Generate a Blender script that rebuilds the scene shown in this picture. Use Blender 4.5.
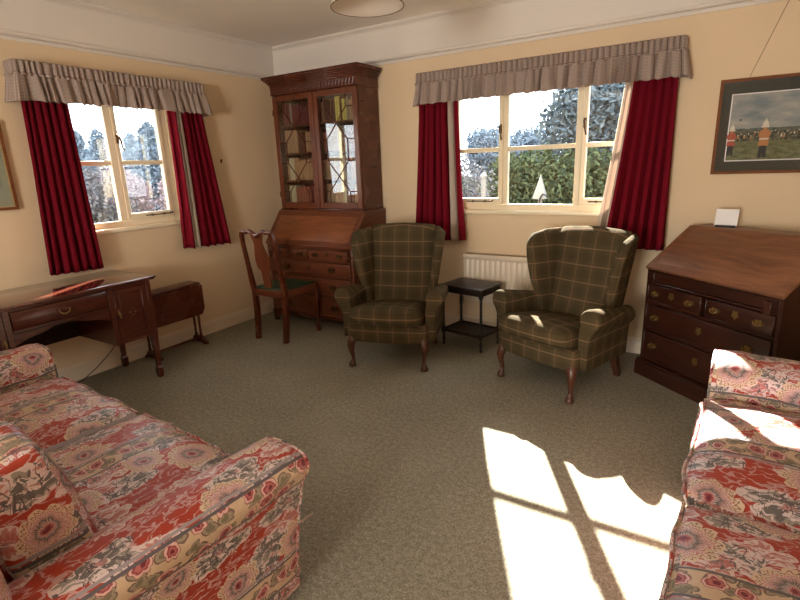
import bpy, bmesh, math, random
from mathutils import Vector, Matrix, noise
PI = math.pi
R = math.radians
rnd = random.Random(7)
sc = bpy.context.scene
for o in list(bpy.data.objects):
    bpy.data.objects.remove(o)
C = sc.collection

# ------------------------------------------------------------------ camera
cam = bpy.data.cameras.new('camera')
cam.sensor_width = 36.0
cam.lens = 501.6 / 800 * 36.0
cam.clip_start = 0.05
co = bpy.data.objects.new('camera', cam)
C.objects.link(co)
yaw, pitch, roll = 0.559881575, -0.262256936, -0.0373825
fw = Vector((-math.sin(yaw) * math.cos(pitch), math.cos(yaw) * math.cos(pitch), math.sin(pitch)))
rt = Vector((math.cos(yaw), math.sin(yaw), 0))
up = rt.cross(fw)
r2 = rt * math.cos(roll) + up * math.sin(roll)
u2 = -rt * math.sin(roll) + up * math.cos(roll)
M = Matrix((r2, u2, -fw)).transposed().to_4x4()
M.translation = Vector((3.888, -3.995, 1.45))
co.matrix_world = M
sc.camera = co

# ------------------------------------------------------------------ light
sc.view_settings.view_transform = 'Standard'
sc.view_settings.look = 'None'
sc.view_settings.exposure = 0.0
sc.view_settings.gamma = 1.0
sc.view_settings.use_curve_mapping = False
w = bpy.data.worlds.new('sky')
sc.world = w
w.use_nodes = True
bg = w.node_tree.nodes['Background']
bg.inputs[0].default_value = (0.86, 0.93, 1.0, 1)
bg.inputs[1].default_value = 6.0
sun = bpy.data.lights.new('sun', 'SUN')
sun.energy = 75.0
sun.angle = R(0.6)
sun.color = (1.0, 0.95, 0.86)
so = bpy.data.objects.new('sun', sun)
C.objects.link(so)
so.rotation_euler = Vector((-0.535, 1.0, 0.715)).to_track_quat('Z', 'Y').to_euler()
so.location = (-4, 8, 6)
# added fill lamp, set in a made-up window behind the camera
al = bpy.data.lights.new('rear_fill', 'AREA')
al.shape = 'RECTANGLE'
al.size, al.size_y = 1.2, 1.35
al.energy = 190
al.color = (1.0, 0.95, 0.88)
ao = bpy.data.objects.new('rear_fill', al)
C.objects.link(ao)
ao.location = (3.10, -7.47, 1.25)
ao.rotation_euler = (R(90), 0, 0)
try:
    sc.cycles.use_denoising = True
    sc.cycles.max_bounces = 10
    sc.cycles.diffuse_bounces = 5
    sc.cycles.transparent_max_bounces = 16
    sc.cycles.caustics_reflective = False
    sc.cycles.caustics_refractive = False
    sc.cycles.sample_clamp_indirect = 6.0
except Exception:
    pass


# ------------------------------------------------------------------ materials
class NT:
    def __init__(s, name):
        s.m = bpy.data.materials.new(name)
        s.m.use_nodes = True
        s.t = s.m.node_tree
        s.b = s.t.nodes['Principled BSDF']
        s.out = s.t.nodes['Material Output']

    def n(s, typ, ins=None, **kw):
        x = s.t.nodes.new(typ)
        for k, v in kw.items():
            setattr(x, k, v)
        for k, v in (ins or {}).items():
            s.set(x.inputs[k], v)
        return x

    def set(s, sock, v):
        if hasattr(v, 'is_output') and v.is_output:
            s.t.links.new(v, sock)
        elif hasattr(v, 'outputs'):
            s.t.links.new(v.outputs[0], sock)
        else:
            if isinstance(v, tuple) and len(v) == 3 and sock.type == 'RGBA':
                v = (*v, 1)
            sock.default_value = v

    def m_(s, op, a, b=0.0, c=0.0):
        return s.n('ShaderNodeMath', {0: a, 1: b, 2: c}, operation=op).outputs[0]

    def mix(s, fac, a, b):
        x = s.n('ShaderNodeMix', data_type='RGBA')
        s.set(x.inputs[0], fac)
        s.set(x.inputs[6], a)
        s.set(x.inputs[7], b)
        return x.outputs[2]

    def ramp(s, fac, stops, interp='LINEAR'):
        x = s.n('ShaderNodeValToRGB', {0: fac})
        cr = x.color_ramp
        cr.interpolation = interp
        while len(cr.elements) < len(stops):
            cr.elements.new(0.5)
        for e, (p, c) in zip(cr.elements, stops):
            e.position = p
            e.color = (*c, 1) if len(c) == 3 else c
        return x.outputs[0]

    def uv(s):
        return s.n('ShaderNodeTexCoord').outputs['UV']

    def obj(s):
        return s.n('ShaderNodeTexCoord').outputs['Object']

    def mapv(s, v, scale=(1, 1, 1), rot=(0, 0, 0), loc=(0, 0, 0)):
        return s.n('ShaderNodeMapping', {0: v, 1: loc, 2: rot, 3: scale}).outputs[0]

    def noise(s, v, scale, detail=3.0, rough=0.5):
        return s.n('ShaderNodeTexNoise', {'Vector': v, 'Scale': scale, 'Detail': detail, 'Roughness': rough}).outputs[0]

    def bump(s, h, strength=0.3, dist=0.01):
        x = s.n('ShaderNodeBump', {'Strength': strength, 'Distance': dist, 'Height': h})
        s.set(s.b.inputs['Normal'], x)

    def fin(s, col=None, rough=None, spec=None, metal=None, **kw):
        if col is not None:
            s.set(s.b.inputs['Base Color'], col)
        if rough is not None:
            s.set(s.b.inputs['Roughness'], rough)
        if spec is not None:
            s.set(s.b.inputs['Specular IOR Level'], spec)
        if metal is not None:
            s.set(s.b.inputs['Metallic'], metal)
        for k, v in kw.items():
            s.set(s.b.inputs[k.replace('_', ' ')], v)
        return s.m


def plain(name, col, rough=0.5, spec=0.4, metal=0.0, var=0.06, scale=30.0, bump=0.0):
    t = NT(name)
    o = t.obj()
    nz = t.noise(o, scale, 3)
    a = tuple(c * (1 - var) for c in col)
    b = tuple(min(1, c * (1 + var)) for c in col)
    t.fin(t.mix(nz, a, b), rough, spec, metal)
    if bump:
        t.bump(t.noise(o, scale * 4, 2), bump, 0.004)
    return t.m


def wood(name, dark, light, rough=0.25, scale=1.0, spec=0.5, coat=0.0):
    t = NT(name)
    uv = t.uv()
    warp = t.noise(uv, 3.0 * scale, 2)
    s1 = t.mapv(uv, (2.0 * scale, 26 * scale, 1))
    v1 = t.n('ShaderNodeVectorMath', {0: s1, 1: t.n('ShaderNodeCombineXYZ', {1: t.m_('MULTIPLY', warp, 3.0)})}, operation='ADD')
    g = t.noise(v1.outputs[0], 1.6, 5, 0.6)
    fine = t.noise(t.mapv(uv, (6 * scale, 220 * scale, 1)), 1.0, 2)
    big = t.noise(uv, 2.2 * scale, 2)
    f = t.m_('ADD', t.m_('MULTIPLY', g, 0.65), t.m_('ADD', t.m_('MULTIPLY', fine, 0.15), t.m_('MULTIPLY', big, 0.3)))
    col = t.ramp(f, [(0.36, dark), (0.54, tuple((a + b) / 2 for a, b in zip(dark, light))), (0.72, light)])
    t.fin(col, t.m_('ADD', rough - 0.04, t.m_('MULTIPLY', big, 0.1)), spec)
    t.bump(fine, 0.04, 0.001)
    if coat:
        t.fin(Coat_Weight=coat, Coat_Roughness=0.07)
    return t.m


WALLC = (0.70, 0.542, 0.355)
def wall_mat():
    t = NT('cream_paint')
    o = t.obj()
    col = t.mix(t.noise(o, 1.3, 3), tuple(c * 0.97 for c in WALLC), tuple(min(1, c * 1.03) for c in WALLC))
    t.fin(col, 0.75, 0.25)
    t.bump(t.noise(o, 120, 3), 0.06, 0.002)
    return t.m


def carpet_mat():
    t = NT('olive_carpet')
    o = t.obj()
    n1 = t.noise(o, 130, 3)
    n2 = t.noise(o, 1.6, 3)
    n3 = t.noise(o, 45, 3)
    f = t.m_('ADD', t.m_('MULTIPLY', n1, 0.55), t.m_('ADD', t.m_('MULTIPLY', n2, 0.15), t.m_('MULTIPLY', n3, 0.3)))
    col = t.ramp(f, [(0.32, (0.115, 0.102, 0.070)), (0.5, (0.245, 0.222, 0.165)), (0.68, (0.40, 0.37, 0.29))])
    t.fin(col, 0.95, 0.1)
    t.bump(n1, 0.5, 0.004)
    return t.m


def plaid_mat():
    t = NT('olive_tweed_plaid')
    uv = t.uv()
    sp = t.n('ShaderNodeSeparateXYZ', {0: uv})
    x, y = sp.outputs[0], sp.outputs[1]

    def line(v, per, off, wd):
        d = t.m_('ABSOLUTE', t.m_('SUBTRACT', t.m_('FRACT', t.m_('ADD', t.m_('DIVIDE', v, per), off)), 0.5))
        return t.m_('LESS_THAN', d, wd / per / 2)
    weave = t.noise(t.mapv(uv, (420, 420, 420)), 1.0, 2)
    base = t.mix(weave, (0.048, 0.034, 0.016), (0.100, 0.074, 0.038))
    broad = t.m_('ADD', line(x, 0.115, 0.5, 0.05), line(y, 0.115, 0.5, 0.05))
    base = t.mix(t.m_('MULTIPLY', broad, 0.18), base, (0.03, 0.026, 0.014))
    brk = t.m_('ADD', 0.35, t.m_('MULTIPLY', t.noise(t.mapv(uv, (300, 300, 300)), 1.0, 1), 0.6))
    c = t.mix(t.m_('MULTIPLY', line(x, 0.115, 0.0, 0.0075), t.m_('MULTIPLY', brk, 0.5)), base, (0.22, 0.105, 0.06))
    c = t.mix(t.m_('MULTIPLY', line(y, 0.115, 0.0, 0.0075), t.m_('MULTIPLY', brk, 0.8)), c, (0.25, 0.15, 0.088))
    c = t.mix(t.m_('MULTIPLY', line(x, 0.115, 0.06, 0.004), 0.25), c, (0.2, 0.16, 0.09))
    t.fin(c, 0.95, 0.04)
    t.bump(weave, 0.3, 0.002)
    return t.m


def floral_mat():
    t = NT('red_floral_chintz')
    uv0 = t.uv()
    dn = t.n('ShaderNodeTexNoise', {'Vector': uv0, 'Scale': 22.0, 'Detail': 2.0})
    dv = t.n('ShaderNodeVectorMath', {0: dn.outputs[1], 1: (0.5, 0.5, 0.5)}, operation='SUBTRACT')
    dsc = t.n('ShaderNodeVectorMath', {0: dv.outputs[0]}, operation='SCALE')
    dsc.inputs[3].default_value = 0.036
    uv = t.n('ShaderNodeVectorMath', {0: uv0, 1: dsc.outputs[0]}, operation='ADD').outputs[0]
    RED = (0.345, 0.034, 0.014)
    CREAM = (0.62, 0.47, 0.34)
    PALE = (0.62, 0.48, 0.465)
    PINK = (0.43, 0.13, 0.115)
    GREY = (0.135, 0.118, 0.11)
    MAR = (0.15, 0.016, 0.03)

    def polar(scale, rand, aniso, rot, loc):
        p = t.mapv(uv, tuple(scale * a for a in aniso), (0, 0, rot), loc)
        v = t.n('ShaderNodeTexVoronoi', {'Vector': p, 'Scale': 1.0, 'Randomness': rand}, voronoi_dimensions='2D')
        d = t.n('ShaderNodeVectorMath', {0: p, 1: v.outputs['Position']}, operation='SUBTRACT')
        sp = t.n('ShaderNodeSeparateXYZ', {0: d.outputs[0]})
        th = t.m_('ARCTAN2', sp.outputs[1], sp.outputs[0])
        cid = t.n('ShaderNodeSeparateColor', {0: v.outputs['Color']})
        return v.outputs['Distance'], th, cid.outputs[0], cid.outputs[1]

    def flower(below, scale, rand, k, depth, size, stops, limit=1.0, aniso=(1, 1, 1), rot=0.0, loc=(0, 0, 0), gate=0.0, streak=0.0):
        """scalloped rosette: colours by the distance from the centre over the petal edge"""
        r, th, c1, c2 = polar(scale, rand, aniso, rot, loc)
        a = t.m_('ADD', t.m_('MULTIPLY', th, k / 2), t.m_('MULTIPLY', c1, 6.28))
        pet = t.m_('POWER', t.m_('ABSOLUTE', t.m_('SINE', a)), 0.6)
        edge = t.m_('MULTIPLY', t.m_('ADD', 1 - depth, t.m_('MULTIPLY', pet, depth)), t.m_('MULTIPLY', size, t.m_('ADD', 0.75, t.m_('MULTIPLY', c2, 0.35))))
        q = t.m_('DIVIDE', r, edge)
        if streak:
            q2 = t.m_('ADD', q, t.m_('MULTIPLY', t.m_('SINE', t.m_('MULTIPLY', th, k * 4)), streak))
        else:
            q2 = q
        col = t.ramp(t.m_('MULTIPLY', q2, 0.75), [(p * 0.75, c) for p, c in stops], 'CONSTANT')
        mk = t.m_('LESS_THAN', q, limit)
        if gate:
            mk = t.m_('MULTIPLY', mk, t.m_('GREATER_THAN', c1, gate))
        return t.mix(mk, below, col), mk
    c = RED
    # curling grey-green and pink leaves with pale outlines and veins
    c, m0 = flower(c, 7.5, 1.0, 3, 0.45, 0.52, [(0, PINK), (0.10, PALE), (0.16, GREY), (0.58, (0.27, 0.235, 0.20)), (0.84, PALE)], 1.0, (1, 0.55, 1), 0.6, (3.3, 1.7, 0), 0.15, 0.10)
    c, m1 = flower(c, 8.5, 1.0, 5, 0.40, 0.46, [(0, MAR), (0.12, PALE), (0.2, PINK), (0.52, (0.47, 0.20, 0.17)), (0.80, PALE)], 1.0, (1, 0.6, 1), -0.8, (0.2, 5.1, 0), 0.30, 0.12)
    vn = t.noise(t.mapv(uv, (34, 15, 1), (0, 0, 0.7)), 1.0, 3)
    vein = t.m_('LESS_THAN', t.m_('ABSOLUTE', t.m_('SUBTRACT', vn, 0.5)), 0.028)
    vn2 = t.noise(t.mapv(uv, (18, 40, 1), (0, 0, -0.5), (4, 2, 0)), 1.0, 2)
    vein2 = t.m_('LESS_THAN', t.m_('ABSOLUTE', t.m_('SUBTRACT', vn2, 0.47)), 0.022)
    c = t.mix(t.m_('MULTIPLY', vein, t.m_('MAXIMUM', t.m_('MAXIMUM', m0, m1), 0.5)), c, (0.64, 0.52, 0.51))
    c = t.mix(t.m_('MULTIPLY', vein2, t.m_('MAXIMUM', m0, 0.15)), c, (0.11, 0.085, 0.085))
    # big scalloped rosettes with a beaded cream edge
    c, m2 = flower(c, 3.7, 0.8, 9, 0.24, 0.31,
                   [(0, MAR), (0.13, PINK), (0.21, PALE), (0.27, GREY), (0.42, (0.46, 0.26, 0.24)), (0.60, PALE), (0.66, PINK), (0.72, CREAM), (0.82, (0.20, 0.09, 0.06)), (0.87, CREAM)],
                   1.0, (1, 1, 1), 0.0, (0, 0, 0), 0.0, 0.06)
    # cream bands with little roses and grey sprigs, edged by dark lines
    sp = t.n('ShaderNodeSeparateXYZ', {0: uv0})
    bu = t.m_('MODULO', t.m_('ADD', sp.outputs[0], 10.0), 0.42)
    band = t.m_('LESS_THAN', bu, 0.105)
    bc = t.mix(t.noise(uv, 60, 2), (0.48, 0.34, 0.22), (0.58, 0.43, 0.30))
    bc, _ = flower(bc, 21.0, 1.0, 3, 0.45, 0.50, [(0, (0.17, 0.14, 0.09)), (0.5, (0.30, 0.24, 0.17)), (0.8, (0.16, 0.10, 0.08))], 1.0, (1, 0.8, 1), 0.3, (2, 7, 0))
    bc, _ = flower(bc, 13.0, 0.5, 6, 0.25, 0.40, [(0, MAR), (0.28, PINK), (0.45, (0.27, 0.05, 0.06)), (0.66, (0.62, 0.38, 0.33)), (0.9, (0.25, 0.09, 0.08))], 1.0)
    c = t.mix(band, c, bc)
    edge = t.m_('MAXIMUM', t.m_('LESS_THAN', t.m_('ABSOLUTE', t.m_('SUBTRACT', bu, 0.105)), 0.0045), t.m_('LESS_THAN', t.m_('ABSOLUTE', t.m_('SUBTRACT', bu, 0.006)), 0.004))
    c = t.mix(edge, c, (0.10, 0.085, 0.095))
    edge2 = t.m_('LESS_THAN', t.m_('ABSOLUTE', t.m_('SUBTRACT', bu, 0.119)), 0.005)
    c = t.mix(edge2, c, (0.30, 0.25, 0.26))
    t.fin(c, 0.45, 0.42)
    t.bump(t.noise(uv0, 350, 2), 0.12, 0.001)
    return t.m


def fabric(name, col, trans=0.25, rough=0.9, var=0.12):
    t = NT(name)
    uv = t.uv()
    nz = t.noise(t.mapv(uv, (300, 300, 300)), 1.0, 2)
    cc = t.mix(nz, tuple(c * (1 - var) for c in col), tuple(min(1, c * (1 + var)) for c in col))
    t.fin(cc, rough, 0.1)
    tr = t.n('ShaderNodeBsdfTranslucent', {0: cc})
    mx = t.n('ShaderNodeMixShader', {0: trans, 1: t.b.outputs[0], 2: tr.outputs[0]})
    t.t.links.new(mx.outputs[0], t.out.inputs[0])
    return t.m


def gingham():
    t = NT('beige_check_cotton')
    uv = t.uv()
    sp = t.n('ShaderNodeSeparateXYZ', {0: uv})

    def st(v):
        return t.m_('LESS_THAN', t.m_('FRACT', t.m_('DIVIDE', v, 0.0085)), 0.5)
    f = t.m_('MULTIPLY', t.m_('ADD', st(sp.outputs[0]), st(sp.outputs[1])), 0.5)
    c = t.ramp(f, [(0.0, (0.58, 0.475, 0.41)), (0.5, (0.40, 0.315, 0.27)), (1.0, (0.25, 0.175, 0.155))])
    t.fin(c, 0.9, 0.1)
    tr = t.n('ShaderNodeBsdfTranslucent', {0: c})
    mx = t.n('ShaderNodeMixShader', {0: 0.22, 1: t.b.outputs[0], 2: tr.outputs[0]})
    t.t.links.new(mx.outputs[0], t.out.inputs[0])
    return t.m


def glass_mat(name='clear_glass', tint=(0.97, 0.98, 0.98), ior=1.45, boost=1.0):
    t = NT(name)
    t.t.nodes.remove(t.b)
    back = t.n('ShaderNodeNewGeometry').outputs['Backfacing']
    fr = t.n('ShaderNodeFresnel', {0: t.m_('ADD', ior, t.m_('MULTIPLY', back, 1.0 / ior - ior))})
    tp = t.n('ShaderNodeBsdfTransparent', {0: tint})
    gl = t.n('ShaderNodeBsdfGlossy', {0: (1, 1, 1), 1: 0.01})
    mx = t.n('ShaderNodeMixShader', {0: t.m_('MULTIPLY', fr, boost), 1: tp.outputs[0], 2: gl.outputs[0]})
    t.t.links.new(mx.outputs[0], t.out.inputs[0])
    return t.m


def leafmat(name, a, b):
    t = NT(name)
    c = t.mix(t.ramp(t.noise(t.obj(), 7.0, 4), [(0.35, (0, 0, 0)), (0.65, (1, 1, 1))]), a, b)
    t.fin(c, 0.9, 0.0)
    return t.m


m_wall = wall_mat()
m_white = plain('warm_white_plaster', (0.70, 0.645, 0.585), 0.8, 0.2, var=0.03, scale=3)
m_ceil = plain('ceiling_paint', (0.86, 0.80, 0.73), 0.85, 0.15, var=0.04, scale=1.2)
m_gloss = plain('cream_gloss_paint', (0.80, 0.69, 0.49), 0.35, 0.4, var=0.03)
m_skirt = plain('skirting_paint', (0.66, 0.56, 0.43), 0.4, 0.4, var=0.03)
m_carpet = carpet_mat()
m_plaid = plaid_mat()
m_floral = floral_mat()
m_red = fabric('crimson_curtain', (0.165, 0.005, 0.014), 0.14)
m_lining = fabric('cream_lining', (0.60, 0.50, 0.42), 0.3)
m_ging = gingham()
m_glass = glass_mat()
m_cabglass = glass_mat('cabinet_glass', (0.96, 0.96, 0.94), 1.5, 1.6)
m_mahog = wood('red_mahogany', (0.040, 0.0085, 0.004), (0.120, 0.029, 0.012), 0.26)
m_mahog_l = wood('warm_mahogany', (0.060, 0.015, 0.006), (0.165, 0.045, 0.017), 0.28)
m_mahog_f = wood('flap_mahogany', (0.105, 0.029, 0.010), (0.27, 0.088, 0.030), 0.3)
m_bureau = wood('dark_oak_red', (0.016, 0.0045, 0.003), (0.055, 0.015, 0.007), 0.3)
m_burflap = wood('faded_walnut', (0.095, 0.033, 0.015), (0.30, 0.125, 0.056), 0.42, 0.8)
m_desk = wood('polished_desk', (0.036, 0.0075, 0.0045), (0.108, 0.026, 0.013), 0.2)
m_desktop = wood('polished_desk_top', (0.060, 0.014, 0.009), (0.14, 0.038, 0.022), 0.13, spec=0.7, coat=0.8)
m_legs = wood('brown_leg_wood', (0.035, 0.012, 0.006), (0.10, 0.036, 0.017), 0.3)
m_dark = plain('black_oak', (0.014, 0.008, 0.006), 0.4, 0.4, var=0.3)
m_inside = plain('cabinet_inside', (0.11, 0.045, 0.022), 0.6, 0.3)
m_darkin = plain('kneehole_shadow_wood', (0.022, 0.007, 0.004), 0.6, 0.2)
m_brass = plain('aged_brass', (0.55, 0.38, 0.16), 0.35, 0.5, 0.9)
m_brassb = plain('tarnished_brass', (0.30, 0.19, 0.07), 0.4, 0.5, 0.85, var=0.3)
m_brassd = plain('dark_brass', (0.11, 0.06, 0.025), 0.4, 0.5, 0.8)
m_iron = plain('black_iron', (0.02, 0.02, 0.02), 0.4, 0.5, 0.6)
m_greenseat = plain('green_leather', (0.012, 0.035, 0.014), 0.4, 0.4)
m_rad = plain('radiator_enamel', (0.72, 0.61, 0.47), 0.35, 0.4, var=0.02)
m_radg = plain('radiator_slot', (0.12, 0.09, 0.065), 0.5, 0.3)
m_paper = plain('white_card', (0.80, 0.78, 0.76), 0.6, 0.3, var=0.02)
m_shade = plain('parchment_shade', (0.72, 0.63, 0.53), 0.7, 0.2, var=0.03)
m_trimd = plain('shade_trim', (0.12, 0.07, 0.04), 0.6, 0.2)
m_frame = wood('picture_frame_wood', (0.10, 0.032, 0.011), (0.23, 0.085, 0.028), 0.6, 2.0, 0.15)
m_mount = plain('grey_green_mount', (0.055, 0.055, 0.045), 0.8, 0.2)
m_gold = plain('gilt_slip', (0.45, 0.33, 0.16), 0.4, 0.4, 0.4)
m_cord = plain('brown_cord', (0.07, 0.04, 0.025), 0.6, 0.3)
m_bulb = plain('bulb_glass', (0.85, 0.82, 0.78), 0.2, 0.5, var=0.01)


# ------------------------------------------------------------------ geometry
_rb = {}
def _bevelbox(sx, sy, sz, bv, seg):
    key = (round(sx, 4), round(sy, 4), round(sz, 4), round(bv, 4), seg)
    if key not in _rb:
        bm = bmesh.new()
        bmesh.ops.create_cube(bm, size=1.0)
        bmesh.ops.scale(bm, vec=(sx, sy, sz), verts=bm.verts)
        if bv > 0:
            bmesh.ops.bevel(bm, geom=list(bm.edges), offset=min(bv, 0.45 * min(sx, sy, sz)), segments=seg, profile=0.5, affect='EDGES')
        bm.verts.index_update()
        _rb[key] = ([v.co.copy() for v in bm.verts], [[v.index for v in f.verts] for f in bm.faces])
        bm.free()
    return _rb[key]


class G:
    def __init__(s):
        s.v, s.f, s.mi, s.uvs = [], [], [], []

    def add(s, vs, fs, m=0, T=None, uvs=None):
        b = len(s.v)
        s.v += [(T @ Vector(p)) if T else Vector(p) for p in vs]
        s.f += [[i + b for i in f] for f in fs]
        s.mi += [m] * len(fs)
        s.uvs += uvs if uvs else [None] * len(vs)
        return s

    def box(s, x0, x1, y0, y1, z0, z1, bv=0.0, m=0, seg=1, T=None):
        vs, fs = _bevelbox(abs(x1 - x0), abs(y1 - y0), abs(z1 - z0), bv, seg)
        c = Vector(((x0 + x1) / 2, (y0 + y1) / 2, (z0 + z1) / 2))
        return s.add([p + c for p in vs], fs, m, T)

    def loft(s, rings, m=0, cap=True, closed=True, T=None):
        n = len(rings[0])
        vs = [p for r in rings for p in r]
        fs = []
        for i in range(len(rings) - 1):
            for j in range(n if closed else n - 1):
                k = (j + 1) % n
                fs.append([i * n + j, i * n + k, (i + 1) * n + k, (i + 1) * n + j])
        if cap and closed:
            fs.append(list(range(n))[::-1])
            fs.append([(len(rings) - 1) * n + j for j in range(n)])
        return s.add(vs, fs, m, T)

    def tube(s, pts, rad, seg=10, m=0, cap=True, sq=False, T=None):
        pts = [Vector(p) for p in pts]
        if not hasattr(rad, '__len__'):
            rad = [rad] * len(pts)
        rings = []
        ref = None
        for i, p in enumerate(pts):
            d = (pts[min(i + 1, len(pts) - 1)] - pts[max(i - 1, 0)])
            d = d.normalized() if d.length > 1e-9 else Vector((0, 0, 1))
            if ref is None:
                ref = Vector((1, 0, 0)) if abs(d.x) < 0.8 else Vector((0, 1, 0))
            a = (ref - d * ref.dot(d)).normalized()
            ref = a
            b = d.cross(a)
            r = rad[i]
            if sq:
                rr = r * 1.414
                rings.append([p + (a * math.cos(t) + b * math.sin(t)) * rr for t in (PI / 4, 3 * PI / 4, 5 * PI / 4, 7 * PI / 4)])
            else:
                rings.append([p + (a * math.cos(2 * PI * k / seg) + b * math.sin(2 * PI * k / seg)) * r for k in range(seg)])
        return s.loft(rings, m, cap, True, T)

    def lathe(s, prof, seg=16, m=0, at=(0, 0, 0), cap=True, T=None):
        at = Vector(at)
        rings = [[at + Vector((r * math.cos(2 * PI * k / seg), r * math.sin(2 * PI * k / seg), z)) for k in range(seg)] for r, z in prof]
        return s.loft(rings, m, cap, True, T)

    def prism(s, poly, d0, d1, axis='y', m=0, T=None):
        def P(a, b, d):
            return {'y': (a, d, b), 'x': (d, a, b), 'z': (a, b, d)}[axis]
        n = len(poly)
        vs = [P(a, b, d0) for a, b in poly] + [P(a, b, d1) for a, b in poly]
        fs = [list(range(n))[::-1], [n + i for i in range(n)]]
        fs += [[i, (i + 1) % n, n + (i + 1) % n, n + i] for i in range(n)]
        return s.add(vs, fs, m, T)

    def grid(s, fn, nu, nv, m=0, uvfn=None, T=None):
        vs, uvs = [], []
        for j in range(nv + 1):
            for i in range(nu + 1):
                vs.append(fn(i / nu, j / nv))
                if uvfn:
                    uvs.append(uvfn(i / nu, j / nv))
        w_ = nu + 1
        fs = [[j * w_ + i, j * w_ + i + 1, (j + 1) * w_ + i + 1, (j + 1) * w_ + i] for j in range(nv) for i in range(nu)]
        return s.add(vs, fs, m, T, uvs or None)

    def rbox(s, hx, hy, hz, r, n=10, fn=None, m=0, T=None):
        """rounded, finely divided box; fn(point) shapes it"""
        bm = bmesh.new()
        bmesh.ops.create_cube(bm, size=2.0)
        bmesh.ops.subdivide_edges(bm, edges=list(bm.edges), cuts=n, use_grid_fill=True)
        vs = []
        bm.verts.index_update()
        for v in bm.verts:
            p = v.co
            # pack the divisions towards the rims
            q = Vector([math.copysign(abs(c) ** 0.8, c) for c in p])
            q = Vector((q.x * hx, q.y * hy, q.z * hz))
            inn = Vector((max(-hx + r, min(hx - r, q.x)), max(-hy + r, min(hy - r, q.y)), max(-hz + r, min(hz - r, q.z))))
            d = q - inn
            if d.length > 1e-9:
                q = inn + d.normalized() * r
            vs.append(fn(q) if fn else q)
        fs = [[v.index for v in f.verts] for f in bm.faces]
        bm.free()
        return s.add(vs, fs, m, T)

    def done(s, name, mats, parent=None, smooth=38, uv='box', swap=False, thick=0.0, off=(0, 0)):
        if not isinstance(mats, (list, tuple)):
            mats = [mats]
        me = bpy.data.meshes.new(name)
        me.from_pydata([tuple(p) for p in s.v], [], s.f)
        for mm in mats:
            me.materials.append(mm)
        bm = bmesh.new()
        bm.from_mesh(me)
        bm.faces.ensure_lookup_table()
        for f, i in zip(bm.faces, s.mi):
            f.material_index = i
            f.smooth = True
        bmesh.ops.recalc_face_normals(bm, faces=list(bm.faces))
        L = bm.loops.layers.uv.new('UVMap')
        for f in bm.faces:
            f.normal_update()
            n = f.normal
            ax = max(range(3), key=lambda k: abs(n[k]))
            for lp in f.loops:
                c = lp.vert.co
                given = s.uvs[lp.vert.index]
                if given:
                    u, v = given
                elif uv == 'sofa':
                    u, v = ((c.z, c.y), (c.x, c.z), (c.x, c.y))[ax]
                else:
                    u, v = ((c.y, c.z), (c.x, c.z), (c.x, c.y))[ax]
                if swap:
                    u, v = v, u
                lp[L].uv = (u + off[0], v + off[1])
        bm.to_mesh(me)
        bm.free()
        try:
            me.set_sharp_from_angle(angle=R(smooth))
        except Exception:
            pass
        me.update()
        o = bpy.data.objects.new(name, me)
        C.objects.link(o)
        if parent:
            o.parent = parent
        if thick:
            md = o.modifiers.new('thickness', 'SOLIDIFY')
            md.thickness = thick
            md.offset = 0
        return o


def thing(name, label, cat, loc=(0, 0, 0), rz=0.0, group=None):
    o = bpy.data.objects.new(name, None)
    o.empty_display_size = 0.1
    C.objects.link(o)
    o.location = loc
    o.rotation_euler = (0, 0, rz)
    return tag(o, label, cat, group)


def tag(o, label, cat, group=None):
    o['label'] = label
    o['category'] = cat
    if group:
        o['group'] = group
    return o


def struct(o):
    o['kind'] = 'structure'
    return o


def copy_tree(o, parent=None):
    c = o.copy()
    C.objects.link(c)
    if parent:
        c.parent = parent
    for ch in list(o.children):
        copy_tree(ch, c)
    return c


def circ(n, r, cx=0, cy=0, a0=0, a1=2 * PI):
    return [(cx + r * math.cos(a0 + (a1 - a0) * i / n), cy + r * math.sin(a0 + (a1 - a0) * i / n)) for i in range(n)]


# ------------------------------------------------------------------ room shell
CEIL, RX, FY = 2.613, 4.95, -7.5
TH = 0.18
WB = (1.93, 3.48, 1.06, 2.08)     # back window x0 x1 z0 z1
WL = (-2.24, -1.28, 1.06, 2.08)   # left window y0 y1 z0 z1
WF = (2.45, 3.75, 0.55, 1.95)     # made-up window behind the camera, opening for the fill lamp
g = G(); g.box(-TH, RX + TH, FY - TH, TH, -0.12, 0, m=0)
struct(g.done('floor', m_carpet))
g = G(); g.box(-TH, RX + TH, FY - TH, TH, CEIL, CEIL + 0.12)
struct(g.done('ceiling', m_ceil))


def holed(name, axis, d0, d1, a0, a1, hole, mat):
    g = G()
    h0, h1, z0, z1 = hole
    def b(p0, p1, q0, q1):
        if axis == 'y':
            g.box(p0, p1, d0, d1, q0, q1)
        else:
            g.box(d0, d1, p0, p1, q0, q1)
    b(a0, h0, 0, CEIL); b(h1, a1, 0, CEIL); b(h0, h1, 0, z0); b(h0, h1, z1, CEIL)
    return struct(g.done(name, mat))


holed('wall_back', 'y', 0, TH, -TH, RX + TH, WB, m_wall)
holed('wall_left', 'x', -TH, 0, FY, 0, WL, m_wall)
holed('wall_front', 'y', FY - TH, FY, -TH, RX + TH, WF, m_wall)
g = G(); g.box(RX, RX + TH, FY, 0, 0, CEIL)
struct(g.done('wall_right', m_wall))
g = G(); g.box(WF[0], WF[1], FY - 0.10, FY - 0.09, WF[2], WF[3])
w3 = struct(bpy.data.objects.new('window_3', None)); C.objects.link(w3)  # unseen window, added to hold the fill lamp
g.done('pane', m_glass, w3)
g = G()
for x in (WF[0], 3.07, WF[1] - 0.06):
    g.box(x, x + 0.06, FY - 0.12, FY - 0.07, WF[2], WF[3], 0.004)
for z in (WF[2], 1.4, WF[3] - 0.06):
    g.box(WF[0], WF[1], FY - 0.12, FY - 0.07, z, z + 0.06, 0.004)
g.done('window_frame', m_gloss, w3)

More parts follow.
